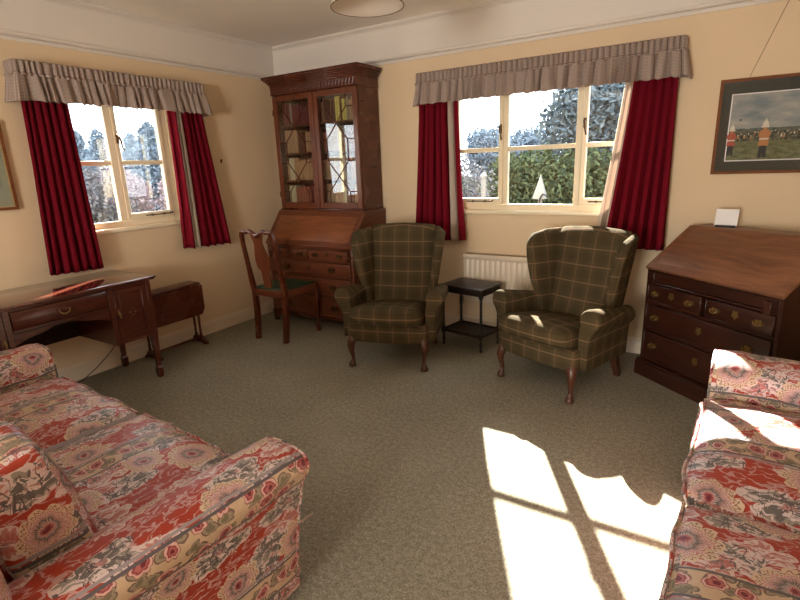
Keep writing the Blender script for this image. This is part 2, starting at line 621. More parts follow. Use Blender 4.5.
# white frieze band, picture rail, ceiling bead, skirting: one run per wall
railp = [(0.0, 2.300), (0.010, 2.300), (0.016, 2.314), (0.004, 2.318), (0.004, 2.324), (0.028, 2.328), (0.038, 2.340), (0.034, 2.350), (0.008, 2.353), (0.008, 2.360), (0.0, 2.362)]
beadp = [(0.0, 2.575), (0.010, 2.575), (0.016, 2.585), (0.034, 2.592), (0.046, 2.606), (0.046, CEIL), (0.0, CEIL)]
skp = [(0.0, 0.0), (0.020, 0.0), (0.020, 0.088), (0.016, 0.094), (0.018, 0.102), (0.010, 0.114), (0.006, 0.120), (0.0, 0.120)]


def run(name, prof, mat, wallkey):
    g = G()
    if wallkey == 'back':
        g.prism([(-d, z) for d, z in prof], 0, RX, 'x')
    elif wallkey == 'left':
        g.prism([(d, z) for d, z in prof], FY, 0, 'y')
    elif wallkey == 'right':
        g.prism([(RX - d, z) for d, z in prof], FY, 0, 'y')
    else:
        g.prism([(FY + d, z) for d, z in prof], 0, RX, 'x')
    return struct(g.done(name, mat, smooth=30))


fr = [(0.0, 2.35), (0.006, 2.35), (0.006, 2.58), (0.0, 2.58)]
k = 1
for wk in ('back', 'left', 'right', 'front'):
    run('baseboard_' + wk, skp, m_skirt, wk)
    for prof in (railp, beadp, fr):
        run('trim_%d' % k, prof, m_white, wk)
        k += 1


# ------------------------------------------------------------------ windows
def window(idx, width, bays, T, handles):
    """local: x along the width from 0, y = 0 inner wall face, +y outwards, z from sill"""
    root = bpy.data.objects.new('window_%d' % idx, None)
    C.objects.link(root)
    struct(root)
    root.matrix_world = T
    H = 1.02
    z0, z1 = 0.0, H
    g = G()
    fy0, fy1 = 0.025, 0.068
    g.box(0, 0.05, fy0, fy1, z0, z1, 0.004); g.box(width - 0.05, width, fy0, fy1, z0, z1, 0.004)
    g.box(0.05, width - 0.05, fy0, fy1 - 0.001, z0, z0 + 0.05, 0.003); g.box(0.05, width - 0.05, fy0, fy1 - 0.001, z1 - 0.05, z1, 0.003)
    for a, b, cas in bays[:-1]:
        g.box(b + 0.002, b + (bays[bays.index((a, b, cas)) + 1][0] - b) - 0.002, fy0 - 0.001, fy1 - 0.002, z0 + 0.05, z1 - 0.05, 0.003)
    g.done('window_frame', m_gloss, root)
    g = G()
    g.box(-0.02, width + 0.02, -0.038, 0.03, -0.028, 0.004, 0.008, seg=2)
    g.box(-0.0, width, 0.03, 0.16, -0.02, 0.0)
    g.done('window_sill', m_gloss, root)
    for a, b, cas in bays:
        if cas:
            g = G()
            e = 0.034
            y0, y1 = 0.014, 0.056
            g.box(a, a + e, y0, y1, 0.05, z1 - 0.05, 0.004); g.box(b - e, b, y0, y1, 0.05, z1 - 0.05, 0.004)
            g.box(a + e, b - e, y0 + 0.001, y1 - 0.001, 0.05, 0.098, 0.003); g.box(a + e, b - e, y0 + 0.001, y1 - 0.001, z1 - 0.095, z1 - 0.05, 0.003)
            g.box(a + e, b - e, y0 + 0.006, y1 - 0.004, 0.468, 0.502, 0.004)
            ca = g.done('casement', m_gloss, root)
            ga, gb, gz = a + e, b - e, 0.09
        else:
            g = G()
            g.box(a, b, 0.032, 0.062, 0.468, 0.502, 0.004)
            ca = g.done('glazing_bar', m_gloss, root)
            ga, gb, gz = a, b, 0.05
        g = G(); g.box(ga, gb, 0.044, 0.048, gz, z1 - 0.06)
        g.done('pane', m_glass, ca)
    for hx, hz, kind in handles:
        g = G()
        if kind == 'stay':
            g.tube([(hx - 0.11, -0.002, hz), (hx + 0.11, -0.002, hz)], 0.005, 8)
            g.tube([(hx + 0.10, -0.002, hz), (hx + 0.125, -0.010, hz + 0.006)], [0.006, 0.009], 8)
            g.box(hx - 0.06, hx - 0.045, -0.004, 0.02, hz - 0.008, hz + 0.008, 0.002)
            g.box(hx + 0.045, hx + 0.06, -0.004, 0.02, hz - 0.008, hz + 0.008, 0.002)
            o = g.done('window_stay', m_brassd, root)
        else:
            g.box(hx - 0.011, hx + 0.011, 0.002, 0.014, hz - 0.035, hz + 0.035, 0.004)
            g.tube([(hx, 0.004, hz + 0.01), (hx, -0.018, hz + 0.012), (hx + kind * 0.006, -0.026, hz - 0.02), (hx + kind * 0.012, -0.020, hz - 0.06), (hx + kind * 0.02, -0.024, hz - 0.085)], [0.009, 0.009, 0.008, 0.006, 0.007], 8)
            o = g.done('window_handle', m_brassd, root)
    return root


W = WB[1] - WB[0]
window(1, W, [(0.05, 0.468, True), (0.512, 1.03, False), (1.078, W - 0.05, True)],
       Matrix.Translation((WB[0], 0, WB[2])), [(0.451, 0.64, 1), (1.095, 0.64, 1), (0.27, 0.075, 'stay'), (1.26, 0.075, 'stay')])
# left window: local x runs along +y of the room, outwards is -x
Tl = Matrix.Translation((0, WL[0], WL[2])) @ Matrix(((0, -1, 0, 0), (1, 0, 0, 0), (0, 0, 1, 0), (0, 0, 0, 1)))
W = WL[1] - WL[0]
window(2, W, [(0.05, 0.455, False), (0.507, W - 0.05, True)], Tl, [(0.525, 0.66, 1), (0.76, 0.075, 'stay')])


# ------------------------------------------------------------------ curtains and pelmets
def curtain(name, label, wallkey, top, bot, ztop, zbot, lead, strips, nf, seed):
    """top/bot: (a0, a1) along the wall; strips: (u0, u1) that show the cream lining; lead = side of the leading edge"""
    r = random.Random(seed)
    ph = [r.uniform(0, 6.28) for _ in range(4)]

    def P(u, v):
        vv = v ** 1.25
        a = (top[0] * (1 - vv) + bot[0] * vv) * (1 - u) + (top[1] * (1 - vv) + bot[1] * vv) * u
        amp = 0.022 + 0.012 * v
        uu = u + 0.012 * math.sin(7 * u + ph[3] + 2 * v)
        d = 0.065 + 0.036 * v + amp * 1.25 * (2 * abs(math.sin(PI * nf * uu + ph[0] + 0.2 * math.sin(3 * v + ph[1]))) ** 0.75 - 1.15) + 0.010 * math.sin(2 * PI * nf * 0.43 * uu + ph[2])
        a += 0.006 * math.sin(2 * PI * nf * uu * 2 + ph[1])
        z = ztop + (zbot[0] * (1 - u) + zbot[1] * u - ztop) * v + 0.004 * math.sin(2 * PI * nf * uu) * v
        return (a, -d, z) if wallkey == 'back' else (d, a, z)
    n = 170
    g, gl = G(), G()
    cuts = sorted({0.0, 1.0, *[c for s_ in strips for c in s_]})
    wd = abs(top[1] - top[0]) * 1.8
    for c0, c1 in zip(cuts[:-1], cuts[1:]):
        isl = any(abs(c0 - a) < 1e-6 for a, b in strips)
        m_ = max(4, int(n * (c1 - c0)))
        (gl if isl else g).grid(lambda u, v, c0=c0, c1=c1: P(c0 + (c1 - c0) * u, v), m_, 24, 0,
                                lambda u, v, c0=c0, c1=c1: ((c0 + (c1 - c0) * u) * wd, v * 1.2))
    o = g.done(name, m_red, None, 80, thick=0.004)
    tag(o, label, 'curtain', 'crimson curtains')
    if strips:
        l = gl.done('lining_edge', m_lining, o, 80, thick=0.004)
        l['label'] = 'cream lining strip'
    return o


curtain('curtain', 'crimson curtain hanging left of the wide back window, right of the bookcase', 'back', (1.712, 2.04), (1.655, 2.118), 2.12, (0.795, 0.815), 1, [(0.74, 0.90)], 6.5, 3)
curtain('curtain', 'crimson curtain flaring out at right of the back window, beside framed parade picture', 'back', (3.311, 3.612), (3.16, 3.626), 2.12, (0.815, 0.812), 0, [(0.0, 0.16)], 6.5, 5)
curtain('curtain', 'crimson curtain falling behind the writing desk, left side of the left window', 'left', (-2.345, -2.067), (-2.42, -2.045), 2.12, (0.815, 0.80), 1, [], 6.5, 8)
curtain('curtain', 'crimson curtain with cream edge between the left window and the room corner', 'left', (-1.294, -1.012), (-1.345, -0.886), 2.12, (0.83, 0.812), 0, [(0.13, 0.32)], 6.0, 11)


def pelmet(name, label, wallkey, a0, a1, seed):
    root = thing(name, label, 'pelmet', (0, 0, 0), 0, 'gathered check pelmets')
    r = random.Random(seed)
    dep = 0.138
    L = (a1 - a0) + 2 * dep
    rc = 0.03

    def path(s_):
        # along the wall coordinate a, distance from wall d, normal (na, nd)
        if s_ < dep:
            return a0, s_, -1, 0
        if s_ > L - dep:
            return a1, L - s_, 1, 0
        return a0 + s_ - dep, dep, 0, 1

    def place(a, d, z):
        return (a, -d, z) if wallkey == 'back' else (d, a, z)

    def soft(s_):
        A = path(max(0, s_ - rc)); B = path(min(L, s_ + rc)); Cc = path(s_)
        a = (A[0] + B[0] + Cc[0] * 2) / 4; d = (A[1] + B[1] + Cc[1] * 2) / 4
        na, nd = A[2] + B[2] + Cc[2], A[3] + B[3] + Cc[3]
        l = math.hypot(na, nd) or 1
        return a, d, na / l, nd / l
    ztop, zmid, zbot = 2.167, 2.087, 1.925
    tbl = [r.uniform(-1, 1) for _ in range(400)]

    def irr(x):
        i = int(x) % 398
        f = x - int(x)
        f = f * f * (3 - 2 * f)
        return tbl[i] * (1 - f) + tbl[i + 1] * f

    def head(u, v):
        s_ = u * L
        a, d, na, nd = soft(s_)
        w_ = 0.032 * (abs(math.sin(PI * s_ / 0.038 + 1.0 * irr(s_ / 0.09))) ** 0.6 - 0.7) * (0.75 + 0.25 * math.sin(3 * v))
        return place(a + na * w_, d + nd * w_, ztop + (zmid - ztop) * v)

    def frill(u, v):
        s_ = u * L
        a, d, na, nd = soft(s_)
        p = s_ / 0.078 + 0.9 * irr(s_ / 0.12)
        amp = 0.014 + 0.022 * v ** 0.7
        sl = 0.010 * irr(s_ / 0.07 + 40) * v
        w_ = amp * 2 * (abs(math.sin(PI * p)) ** 0.7 - 0.55) + 0.007 * math.sin(2 * PI * p * 2.1 + 1) * (0.4 + 0.6 * v) + 0.018 * v
        z = zmid + (zbot - zmid) * v + 0.007 * math.sin(2 * PI * p + 1.1) * v
        lean = 0.012 * math.sin(2 * PI * p * 0.5 + irr(s_ / 0.2) * 2) * v
        if nd > 0.5:
            a += lean
        return place(a + na * w_, max(0.004, d + nd * w_ + sl * nd), z)
    nu = int(L / 0.0034)
    G().grid(head, nu, 4, 0, lambda u, v: (u * L * 1.9, v * 0.08)).done('header', m_ging, root, 80, thick=0.003)
    nu = int(L / 0.006)
    G().grid(frill, nu, 12, 0, lambda u, v: (u * L * 1.9, 0.08 + v * 0.165)).done('frill', m_ging, root, 80, thick=0.003)
    # gathered ridge above the frill
    def ridge(u, v):
        s_ = u * L
        a, d, na, nd = soft(s_)
        w_ = 0.006 + 0.022 * (abs(math.sin(PI * s_ / 0.038 + 1.0 * irr(s_ / 0.09))) ** 0.6 - 0.6) + 0.004 * math.sin(PI * v)
        return place(a + na * w_, d + nd * w_, zmid + 0.006 - 0.016 * v)
    G().grid(ridge, int(L / 0.004), 3, 0, lambda u, v: (u * L * 1.9, 0.075 + v * 0.016)).done('gathered_seam', m_ging, root, 80, thick=0.003)
    return root


pelmet('pelmet', 'long beige check gathered pelmet over the wide back window', 'back', 1.70, 3.632, 4)
pelmet('pelmet', 'shorter beige check gathered pelmet over the left window above the desk', 'left', -2.368, -0.978, 9)

# ------------------------------------------------------------------ radiator
t = thing('radiator', 'cream ribbed radiator under the back window behind the small dark table', 'radiator', (2.105, 0, 0))
RW, z0, z1 = 1.15, 0.29, 0.70
g = G()
n = 25
prof = []
pitch = RW / n
for i in range(n):
    x = i * pitch
    prof += [(x + 0.000, -0.0945), (x + pitch * 0.12, -0.0945), (x + pitch * 0.34, -0.101), (x + pitch * 0.78, -0.101), (x + pitch * 0.98, -0.0945)]
prof += [(RW, -0.0945)]
rings = [[(x, y + (0.006 if kk in (0, 3) else 0), z) for x, y in prof] for kk, z in enumerate((z0, z0 + 0.02, z1 - 0.062, z1 - 0.045))]
g.loft(rings, 0, False, False)
g.box(0, RW, -0.088, -0.045, z0, z1 - 0.02, 0.006)
g.done('panel', m_rad, t)
g = G()
g.box(-0.004, RW + 0.004, -0.106, -0.035, z1 - 0.042, z1, 0.006, seg=2)
g.done('top_cover', m_rad, t)
g = G()
for i in range(46):
    x = 0.02 + i * (RW - 0.04) / 46
    g.box(x, x + 0.012, -0.098, -0.045, z1 - 0.001, z1 + 0.0015)
g.done('grille', m_radg, t)
for x in (0.004, RW - 0.004):
    G().box(x - 0.004, x + 0.004, -0.1, -0.04, z0 + 0.01, z1 - 0.03, 0.002).done('side_cover', m_rad, t)
for x in (0.15, RW - 0.15):
    G().box(x - 0.02, x + 0.02, -0.05, -0.001, z0 + 0.04, z1 - 0.05).done('bracket', m_rad, t)
g = G()
g.tube([(-0.035, -0.07, 0.0), (-0.035, -0.07, 0.30), (-0.03, -0.07, 0.325), (0.01, -0.07, 0.325)], 0.0075, 10)
g.done('pipe', m_rad, t)
g = G()
g.lathe([(0.012, 0.25), (0.016, 0.255), (0.016, 0.30), (0.013, 0.31)], 12, 0, (-0.035, -0.07, 0))
g.done('valve', m_cord, t)


# ------------------------------------------------------------------ wing armchairs
def make_wing_chair():
    root = thing('wing_armchair', '', 'armchair', group='tweed wing armchairs')
    # local: front = -y ; origin between the legs on the floor
    # seat rail
    def rail(p):
        q = p.copy()
        q.z += 0.265
        q.y += -0.005
        if q.y < -0.2:
            q.y -= 0.018 * (1 - (q.x / 0.31) ** 2)
        return q
    g = G(); g.rbox(0.305, 0.29, 0.075, 0.03, 10, rail)
    g.done('seat_rail', m_plaid, root, 60)
    # cushion
    def cus(p):
        q = p.copy()
        fx, fy = q.x / 0.27, q.y / 0.285
        cr = (1 - fx * fx) * (1 - fy * fy)
        q.z += (0.022 if q.z > 0 else -0.004) * cr
        if q.y < -0.15:
            q.y -= 0.03 * (1 - fx * fx)
        q.z += 0.384 - 0.16 * (q.y + 0.12); q.y += -0.065
        return q
    g = G(); g.rbox(0.27, 0.285, 0.064, 0.045, 12, cus)
    cu = g.done('seat_cushion', m_plaid, root, 60)
    g = G()
    for zz in (0.424, 0.340):
        pts = []
        for i in range(25):
            x = -0.262 + 0.524 * i / 24
            pts.append((x, -0.347 - 0.03 * (1 - (x / 0.27) ** 2) + (0.02 if i in (0, 24) else 0), zz + 0.021))
        g.tube(pts, 0.005, 6)
    g.done('piping', m_plaid, cu)
    # back
    rings = []
    for i in range(17):
        f = i / 16
        z = 0.30 + 0.685 * f
        y = 0.165 + 0.165 * f + 0.02 * math.sin(PI * f)
        hw = 0.245 + 0.035 * f
        th = 0.055
        if f > 0.9:
            q = (f - 0.9) / 0.1
            th *= math.sqrt(max(0.02, 1 - q * q * 0.95))
            hw -= 0.03 * q * q
        ring = []
        for j in range(28):
            a = 2 * PI * j / 28
            cx, cy = math.cos(a), math.sin(a)
            ex = math.copysign(abs(cx) ** 0.28, cx)
            ey = math.copysign(abs(cy) ** 0.55, cy)
            zc = z + (0.018 * (1 - ex * ex) * f * f)
            ring.append((ex * hw, y + ey * th - (0.018 * (1 - ex * ex) if ey < 0 else 0), zc))
        rings.append(ring)
    G().loft(rings).done('backrest', m_plaid, root, 60)
    # wings
    for s_ in (-1, 1):
        rings = []
        N = 20
        for i in range(N + 1):
            f = i / N
            z = 0.40 + 0.575 * f
            yb = 0.195 + 0.135 * f
            bx = 0.250 + 0.025 * f
            # forward reach, fullest at three quarters of the height, rounded at the top
            e = 0.07 + 0.135 * math.sin(min(1, f / 0.82) * PI / 2) ** 1.4
            if f > 0.80:
                e *= math.sqrt(max(0.0, 1 - ((f - 0.80) / 0.205) ** 2)) * 0.72 + 0.28
            ox = 0.012 + 0.055 * min(1, f / 0.8) ** 1.1
            yf = yb - e - 0.02
            fx = bx + ox * min(1, e / 0.15)
            rad = 0.033
            if f > 0.93:
                rad *= math.sqrt(max(0.05, 1 - ((f - 0.93) / 0.072) ** 2))
            d = Vector((fx - bx, yf - yb)).normalized()
            nn = Vector((-d.y, d.x))
            ring = []
            for j in range(10):
                a = -PI / 2 + PI * j / 9
                ring.append(Vector((fx, yf)) + d * math.cos(a) * rad * 1.1 + nn * math.sin(a) * rad)
            for j in range(10):
                a = PI / 2 + PI * j / 9
                ring.append(Vector((bx, yb)) + d * math.cos(a) * rad + nn * math.sin(a) * rad)
            rings.append([(s_ * p.x, p.y, z + 0.012 * math.sin(PI * f)) for p in ring])
        G().loft(rings).done('wing', m_plaid, root, 60)
    # scroll arms
    for s_ in (-1, 1):
        def outline(k, y):
            # arm section in x (outwards) / z
            fl = max(0, (0.15 - y) / 0.4)           # 0 at the back, about 1 at the front
            ox = 0.292 + 0.022 * fl
            rr = 0.056 + 0.014 * fl
            zc = 0.474 + 0.060 * fl
            pts = [(ox - 0.034, 0.205), (ox - 0.036, 0.33), (ox - 0.036, 0.43)]
            cx = ox + 0.024 + 0.014 * fl
            for j in range(15):
                a = R(205) - R(255) * j / 14
                pts.append((cx + rr * math.cos(a), zc + rr * math.sin(a)))
            pts += [(ox + 0.046, 0.41), (ox + 0.040, 0.33), (ox + 0.036, 0.205)]
            c = Vector((ox + 0.01, 0.40))
            return [(c.x + (p[0] - c.x) * k[0], c.y + (p[1] - c.y) * k[1]) for p in pts]
        rings = []
        for y, kx, kz in ((0.24, 1, 1), (0.12, 1, 1), (0.0, 1, 1), (-0.10, 1, 1), (-0.17, 1, 1), (-0.212, 0.99, 0.995), (-0.232, 0.94, 0.975), (-0.242, 0.84, 0.94), (-0.245, 0.6, 0.8)):
            rings.append([(s_ * x, y, z) for x, z in outline((kx, kz), y)])
        G().loft(rings).done('arm', m_plaid, root, 50)
    # cabriole front legs, raked back legs
    for s_ in (-1, 1):
        g = G()
        g.tube([(s_ * 0.268, -0.262, 0.225), (s_ * 0.275, -0.280, 0.20), (s_ * 0.283, -0.290, 0.165), (s_ * 0.281, -0.287, 0.12), (s_ * 0.274, -0.278, 0.075),
                (s_ * 0.273, -0.278, 0.045), (s_ * 0.276, -0.286, 0.026), (s_ * 0.277, -0.290, 0.012), (s_ * 0.277, -0.290, 0.0)],
               [0.036, 0.034, 0.028, 0.020, 0.0145, 0.014, 0.023, 0.028, 0.024], 14)
        g.done('leg', m_legs, root, 60)
    for s_ in (-1, 1):
        g = G()
        g.tube([(s_ * 0.24, 0.24, 0.24), (s_ * 0.245, 0.262, 0.12), (s_ * 0.25, 0.30, 0.0)], [0.024, 0.021, 0.017], sq=True)
        g.done('leg', m_legs, root)
    return root


def rot_dir(d):       # rotation that turns local -y to d
    return math.atan2(d[0], -d[1])


chair = make_wing_chair()
chair['label'] = 'tweed wing armchair beside the bookcase, left of the small table'
def stand(o, fx, fy, d, turn):
    a = rot_dir(d) - R(turn)
    o.rotation_euler.z = a
    o.location = (fx - math.sin(a) * 0.285, fy + math.cos(a) * 0.285, 0)


stand(chair, 1.952, -1.108, (0.352, -0.936), 4)
c2 = copy_tree(chair)
c2['label'] = 'tweed wing armchair with sunlit edges, right of the small table'
stand(c2, 3.0, -0.966, (-0.28, -0.96), 5)


# ------------------------------------------------------------------ sofas
def make_sofa():
    root = thing('sofa', '', 'sofa', group='red floral sofas')
    IW, AW = 0.80, 0.245               # half inner width, arm width
    HW = IW + AW
    nz = lambda p, s_, a: a * noise.noise(Vector(p) * s_)

    # base with loose skirt
    def base(p):
        q = p.copy(); q.z += 0.18; q.y += -0.022
        if q.y < -0.36 and q.z < 0.3:
            q.y += 0.010 * math.sin(q.x * 26) * (0.34 - q.z) / 0.3
        return q
    g = G(); g.rbox(IW + 0.06, 0.415, 0.165, 0.02, 16, base)
    g.done('base', m_floral, root, 60, 'sofa')

    def back(p):
        q = p.copy(); q.z += 0.46; q.y += 0.36 + 0.10 * (q.z - 0.3)
        q.z += 0.02 * (1 - (q.x / HW) ** 2) if q.z > 0.6 else 0
        return q
    g = G(); g.rbox(HW - 0.04, 0.095, 0.40, 0.075, 14, back)
    g.done('backrest', m_floral, root, 60, 'sofa')
    # seat cushions
    for i, s_ in enumerate((-1, 1)):
        def sc_(p, s_=s_):
            q = p.copy()
            fx, fy = q.x / (IW / 2), q.y / 0.305
            cr = max(0, 1 - fx * fx) ** 0.8 * max(0, 1 - fy ** 4)
            q.z += (0.034 if q.z > 0 else 0) * cr
            rim = max(abs(fx), abs(fy)) ** 6
            q += Vector((0, 0, nz((q.x + 3 * s_, q.y, 0), 9, 0.008) + nz((q.x * 3, q.y + s_, 1), 8, 0.011) * rim))
            if q.y < -0.2:
                q.y += nz((q.x + s_, q.z * 2, 2), 7, 0.016) - 0.008 * (1 - fx * fx)
            q.x *= 1 - 0.012 * abs(fy) ** 2
            q.z += 0.394
            q.y += -0.143
            q.x += s_ * (IW / 2)
            return q
        g = G(); g.rbox(IW / 2 - 0.004, 0.305, 0.060, 0.034, 20, sc_)
        cu = g.done('seat_cushion', m_floral, root, 60, 'sofa', off=(0.13 * i + 0.05, 0.37 * i))
        g = G()
        pts = []
        for k in range(33):
            x = (-1 + 2 * k / 32) * (IW / 2 - 0.016)
            pts.append(sc_(Vector((x, -0.302, 0.044))) + Vector((0, -0.002, 0.004)))
        g.tube(pts, 0.0055, 6)
        g.done('piping', m_floral, cu, 60, 'sofa')
    # back cushions
    for i, s_ in enumerate((-1, 1)):
        Tb = Matrix.Translation((s_ * IW / 2, 0.195, 0.635)) @ Matrix.Rotation(R(-14), 4, 'X')

        def bc(p, s_=s_):
            q = p.copy()
            fx, fz = q.x / (IW / 2), q.z / 0.215
            cr = max(0, 1 - fx * fx) * max(0, 1 - fz * fz)
            q.y += (-0.030 if q.y < 0 else 0.02) * cr ** 0.6
            q.y += nz((q.x * 1.2 + 7 * s_, 0, q.z), 6, 0.016)
            q.z += nz((q.x, 5, q.z + s_), 5, 0.016) - 0.018 * (1 - abs(fx)) * (1 if q.z > 0 else 0)
            return q
        g = G(); g.rbox(IW / 2 + 0.012, 0.092, 0.215, 0.036, 18, bc, 0, Tb)
        g.done('back_cushion', m_floral, root, 60, 'sofa', off=(0.21 * i + 0.02, 0.11))
    # padded arms, overhanging outwards, their cover hanging loose
    half = [(0.02, 0.03), (0.135, 0.03), (0.140, 0.10), (0.148, 0.18), (0.158, 0.27), (0.175, 0.36), (0.198, 0.44), (0.226, 0.505), (0.240, 0.535), (0.245, 0.560),
            (0.238, 0.580), (0.218, 0.594), (0.180, 0.603), (0.135, 0.606), (0.090, 0.603), (0.050, 0.594), (0.020, 0.576), (0.000, 0.555), (-0.008, 0.52), (-0.006, 0.46), (-0.004, 0.38), (0.0, 0.20)]
    cum = [0.0]
    for a, b in zip(half[:-1], half[1:]):
        cum.append(cum[-1] + math.hypot(b[0] - a[0], b[1] - a[1]))
    band_at = cum[7] - 0.012               # the cream band starts just under the overhang
    for s_ in (-1, 1):
        rings, uvs = [], []
        ys = [0.44, 0.36, 0.28, 0.20, 0.12, 0.04, -0.04, -0.12, -0.20, -0.28, -0.35, -0.40, -0.425, -0.438, -0.444]
        for y in ys:
            kk = 1.0 if y > -0.41 else 1 - 0.06 * ((-0.41 - y) / 0.034) ** 2
            c = Vector((0.11, 0.42))
            ring = []
            for (x, z), cu_ in zip(half, cum):
                x2, z2 = c.x + (x - c.x) * kk, (c.y + (z - c.y) * kk if z > 0.3 else z)
                w_ = nz((x2, y * 2, z2 + s_), 5, 0.010)
                ring.append((s_ * (IW + x2 + w_), y, z2 + w_ * (1 if z > 0.3 else 0)))
                uvs.append((cu_ - band_at + 0.08 + 0.42 - 0.08 - 0.34, y * 1.0 + 0.3))
            rings.append(ring)
        g = G()
        n0 = len(rings[0])
        vs = [p for r_ in rings for p in r_]
        fs = [[i * n0 + j, i * n0 + j + 1, (i + 1) * n0 + j + 1, (i + 1) * n0 + j] for i in range(len(rings) - 1) for j in range(n0 - 1)]
        g.add(vs, fs, 0, None, uvs)
        arm = g.done('arm', m_floral, root, 60, 'sofa')
        g = G()
        g.add(rings[-1], [list(range(n0))])
        g.done('arm_front', m_floral, arm, 60, 'sofa', off=(0.1, 0.1))
        g = G()
        g.tube([(x, y - 0.001, z) for x, y, z in rings[-2][2:]], 0.0055, 6)
        g.done('piping', m_floral, arm, 60, 'sofa')

        def flap(u, v, s_=s_):
            x = IW - 0.03 + u * (0.16 - 0.02 * v)
            y = -0.455 - 0.025 * v - 0.012 * math.sin(u * 9 + v * 3)
            return (s_ * x, y, 0.36 - 0.34 * v)
        fl = G().grid(flap, 16, 12).done('skirt_flap', m_floral, root, 70, 'sofa', thick=0.006)
        if s_ < 0:
            G().tube([(s_ * (IW + 0.11), -0.47, 0.27), (s_ * (IW + 0.13), -0.485, 0.262), (s_ * (IW + 0.14), -0.50, 0.275), (s_ * (IW + 0.155), -0.515, 0.285)], [0.006, 0.005, 0.004, 0.004], 6).done('tie_string', m_lining, fl)
    for s_ in (-1, 1):
        for y in (-0.33, 0.38):
            G().lathe([(0.022, 0.0), (0.026, 0.01), (0.022, 0.05)], 12, 0, (s_ * (IW + 0.03), y, 0)).done('foot', m_dark, root)
    return root


sofa = make_sofa()
sofa['label'] = 'red floral sofa standing at the left, its back cushions towards the camera'
f_ = Vector((0.055, 0.998)).normalized()
sofa.location = (1.850 - f_.x * 0.445, -2.915 - f_.y * 0.445, 0)
sofa.rotation_euler.z = rot_dir(f_)
s2 = copy_tree(sofa)
for o in [q for q in s2.children_recursive if q.name.startswith('tie_string')]:
    bpy.data.objects.remove(o)
s2['label'] = 'red floral sofa at the right wall with strips of sunlight across its seat'
f_ = Vector((-0.9988, 0.05)).normalized()
s2.location = (3.908 + 0.445 * 0.9988, -2.445 - 0.022, 0)
s2.rotation_euler.z = rot_dir(f_)


# ------------------------------------------------------------------ shared furniture bits
def handle(parent, x, z, y, mat, wd=0.075, name='handle', plate=True):
    """swan neck drop handle on a fretted back plate, facing -y"""
    g = G()
    if plate:
        pl = []
        for i in range(24):
            a = 2 * PI * i / 24
            rr = 1 + 0.16 * math.cos(6 * a)
            pl.append((x + wd * 0.5 * rr * math.cos(a), z + wd * 0.30 * rr * math.sin(a)))
        g.prism(pl, y - 0.003, y + 0.001, 'y')
    pts = []
    for i in range(11):
        a = PI + PI * i / 10
        pts.append((x + wd * 0.36 * math.cos(a), y - 0.016 + 0.004 * math.sin(a), z + 0.004 + wd * 0.30 * math.sin(a)))
    g.tube(pts, 0.0036, 7)
    for s_ in (-1, 1):
        g.tube([(x + s_ * wd * 0.36, y, z + 0.004), (x + s_ * wd * 0.36, y - 0.018, z + 0.004)], [0.006, 0.005], 8)
    return g.done(name, mat, parent)


def escutcheon(parent, x, z, y, mat, r=0.02):
    g = G()
    pl = []
    for i in range(24):
        a = 2 * PI * i / 24
        rr = 1 + 0.2 * math.cos(5 * a + PI / 2)
        pl.append((x + r * 0.9 * rr * math.cos(a), z + r * 1.15 * rr * math.sin(a)))
    g.prism(pl, y - 0.003, y + 0.001, 'y')
    g.tube([(x, y - 0.0045, z + 0.003), (x, y - 0.002, z + 0.003)], 0.004, 8)
    return g.done('escutcheon', mat, parent)


def drawer(parent, x0, x1, z0, z1, y, mat, brass, holes, keys, wd=0.075):
    g = G()
    g.box(x0 + 0.003, x1 - 0.003, y - 0.008, y + 0.03, z0 + 0.003, z1 - 0.003, 0.004, seg=2)
    b = 0.006
    for a in ((x0 + 0.003, x1 - 0.003, z0 + 0.003, z0 + 0.003 + b), (x0 + 0.003, x1 - 0.003, z1 - 0.003 - b, z1 - 0.003)):
        g.box(a[0], a[1], y - 0.012, y - 0.006, a[2], a[3], 0.002)
    for a in (x0 + 0.003, x1 - 0.003 - b):
        g.box(a, a + b, y - 0.012, y - 0.006, z0 + 0.003, z1 - 0.003, 0.002)
    o = g.done('drawer', mat, parent)
    zc = (z0 + z1) / 2
    for h in holes:
        handle(o, x0 + (x1 - x0) * h, zc, y - 0.009, brass, wd)
    for h in keys:
        escutcheon(o, x0 + (x1 - x0) * h, zc + 0.008, y - 0.009, brass)
    return o


def flap_board(parent, x0, x1, ylow, zlow, yhigh, zhigh, mat, edge):
    """sloping writing flap with a cross-banded border"""
    d = Vector((0, yhigh - ylow, zhigh - zlow))
    Ln = d.length
    ang = math.atan2(d.z, d.y)
    T = Matrix.Translation((0, ylow, zlow)) @ Matrix.Rotation(ang, 4, 'X')
    g = G()
    g.box(x0, x1, 0, Ln, -0.004, 0.018, 0.005, 0, 2, T)
    bw = 0.05
    o = g.done('writing_flap', mat, parent)
    g = G()
    for a in ((x0 + 0.004, x0 + bw), (x1 - bw, x1 - 0.004)):
        g.box(a[0], a[1], 0.004, Ln - 0.004, 0.0175, 0.0192, 0.0006, 0, 1, T)
    g.box(x0 + bw, x1 - bw, 0.004, bw, 0.0175, 0.0192, 0.0006, 0, 1, T)
    g.box(x0 + bw, x1 - bw, Ln - bw, Ln - 0.004, 0.0175, 0.0192, 0.0006, 0, 1, T)
    g.done('banding', edge, o)
    return o, T, Ln


def bracket_foot(parent, x, y, sx, sy, mat, h=0.11, ln=0.15):
    g = G()
    pl = [(0, 0), (0.045, 0), (0.05, 0.03), (0.065, 0.055), (0.10, 0.072), (ln, 0.085), (ln, h), (0, h)]
    g.prism([(x + sx * a, b) for a, b in pl], y, y + sy * 0.022, 'y')
    g.prism([(y + sy * a, b) for a, b in pl], x, x + sx * 0.022, 'x')
    return g.done('bracket_foot', mat, parent)


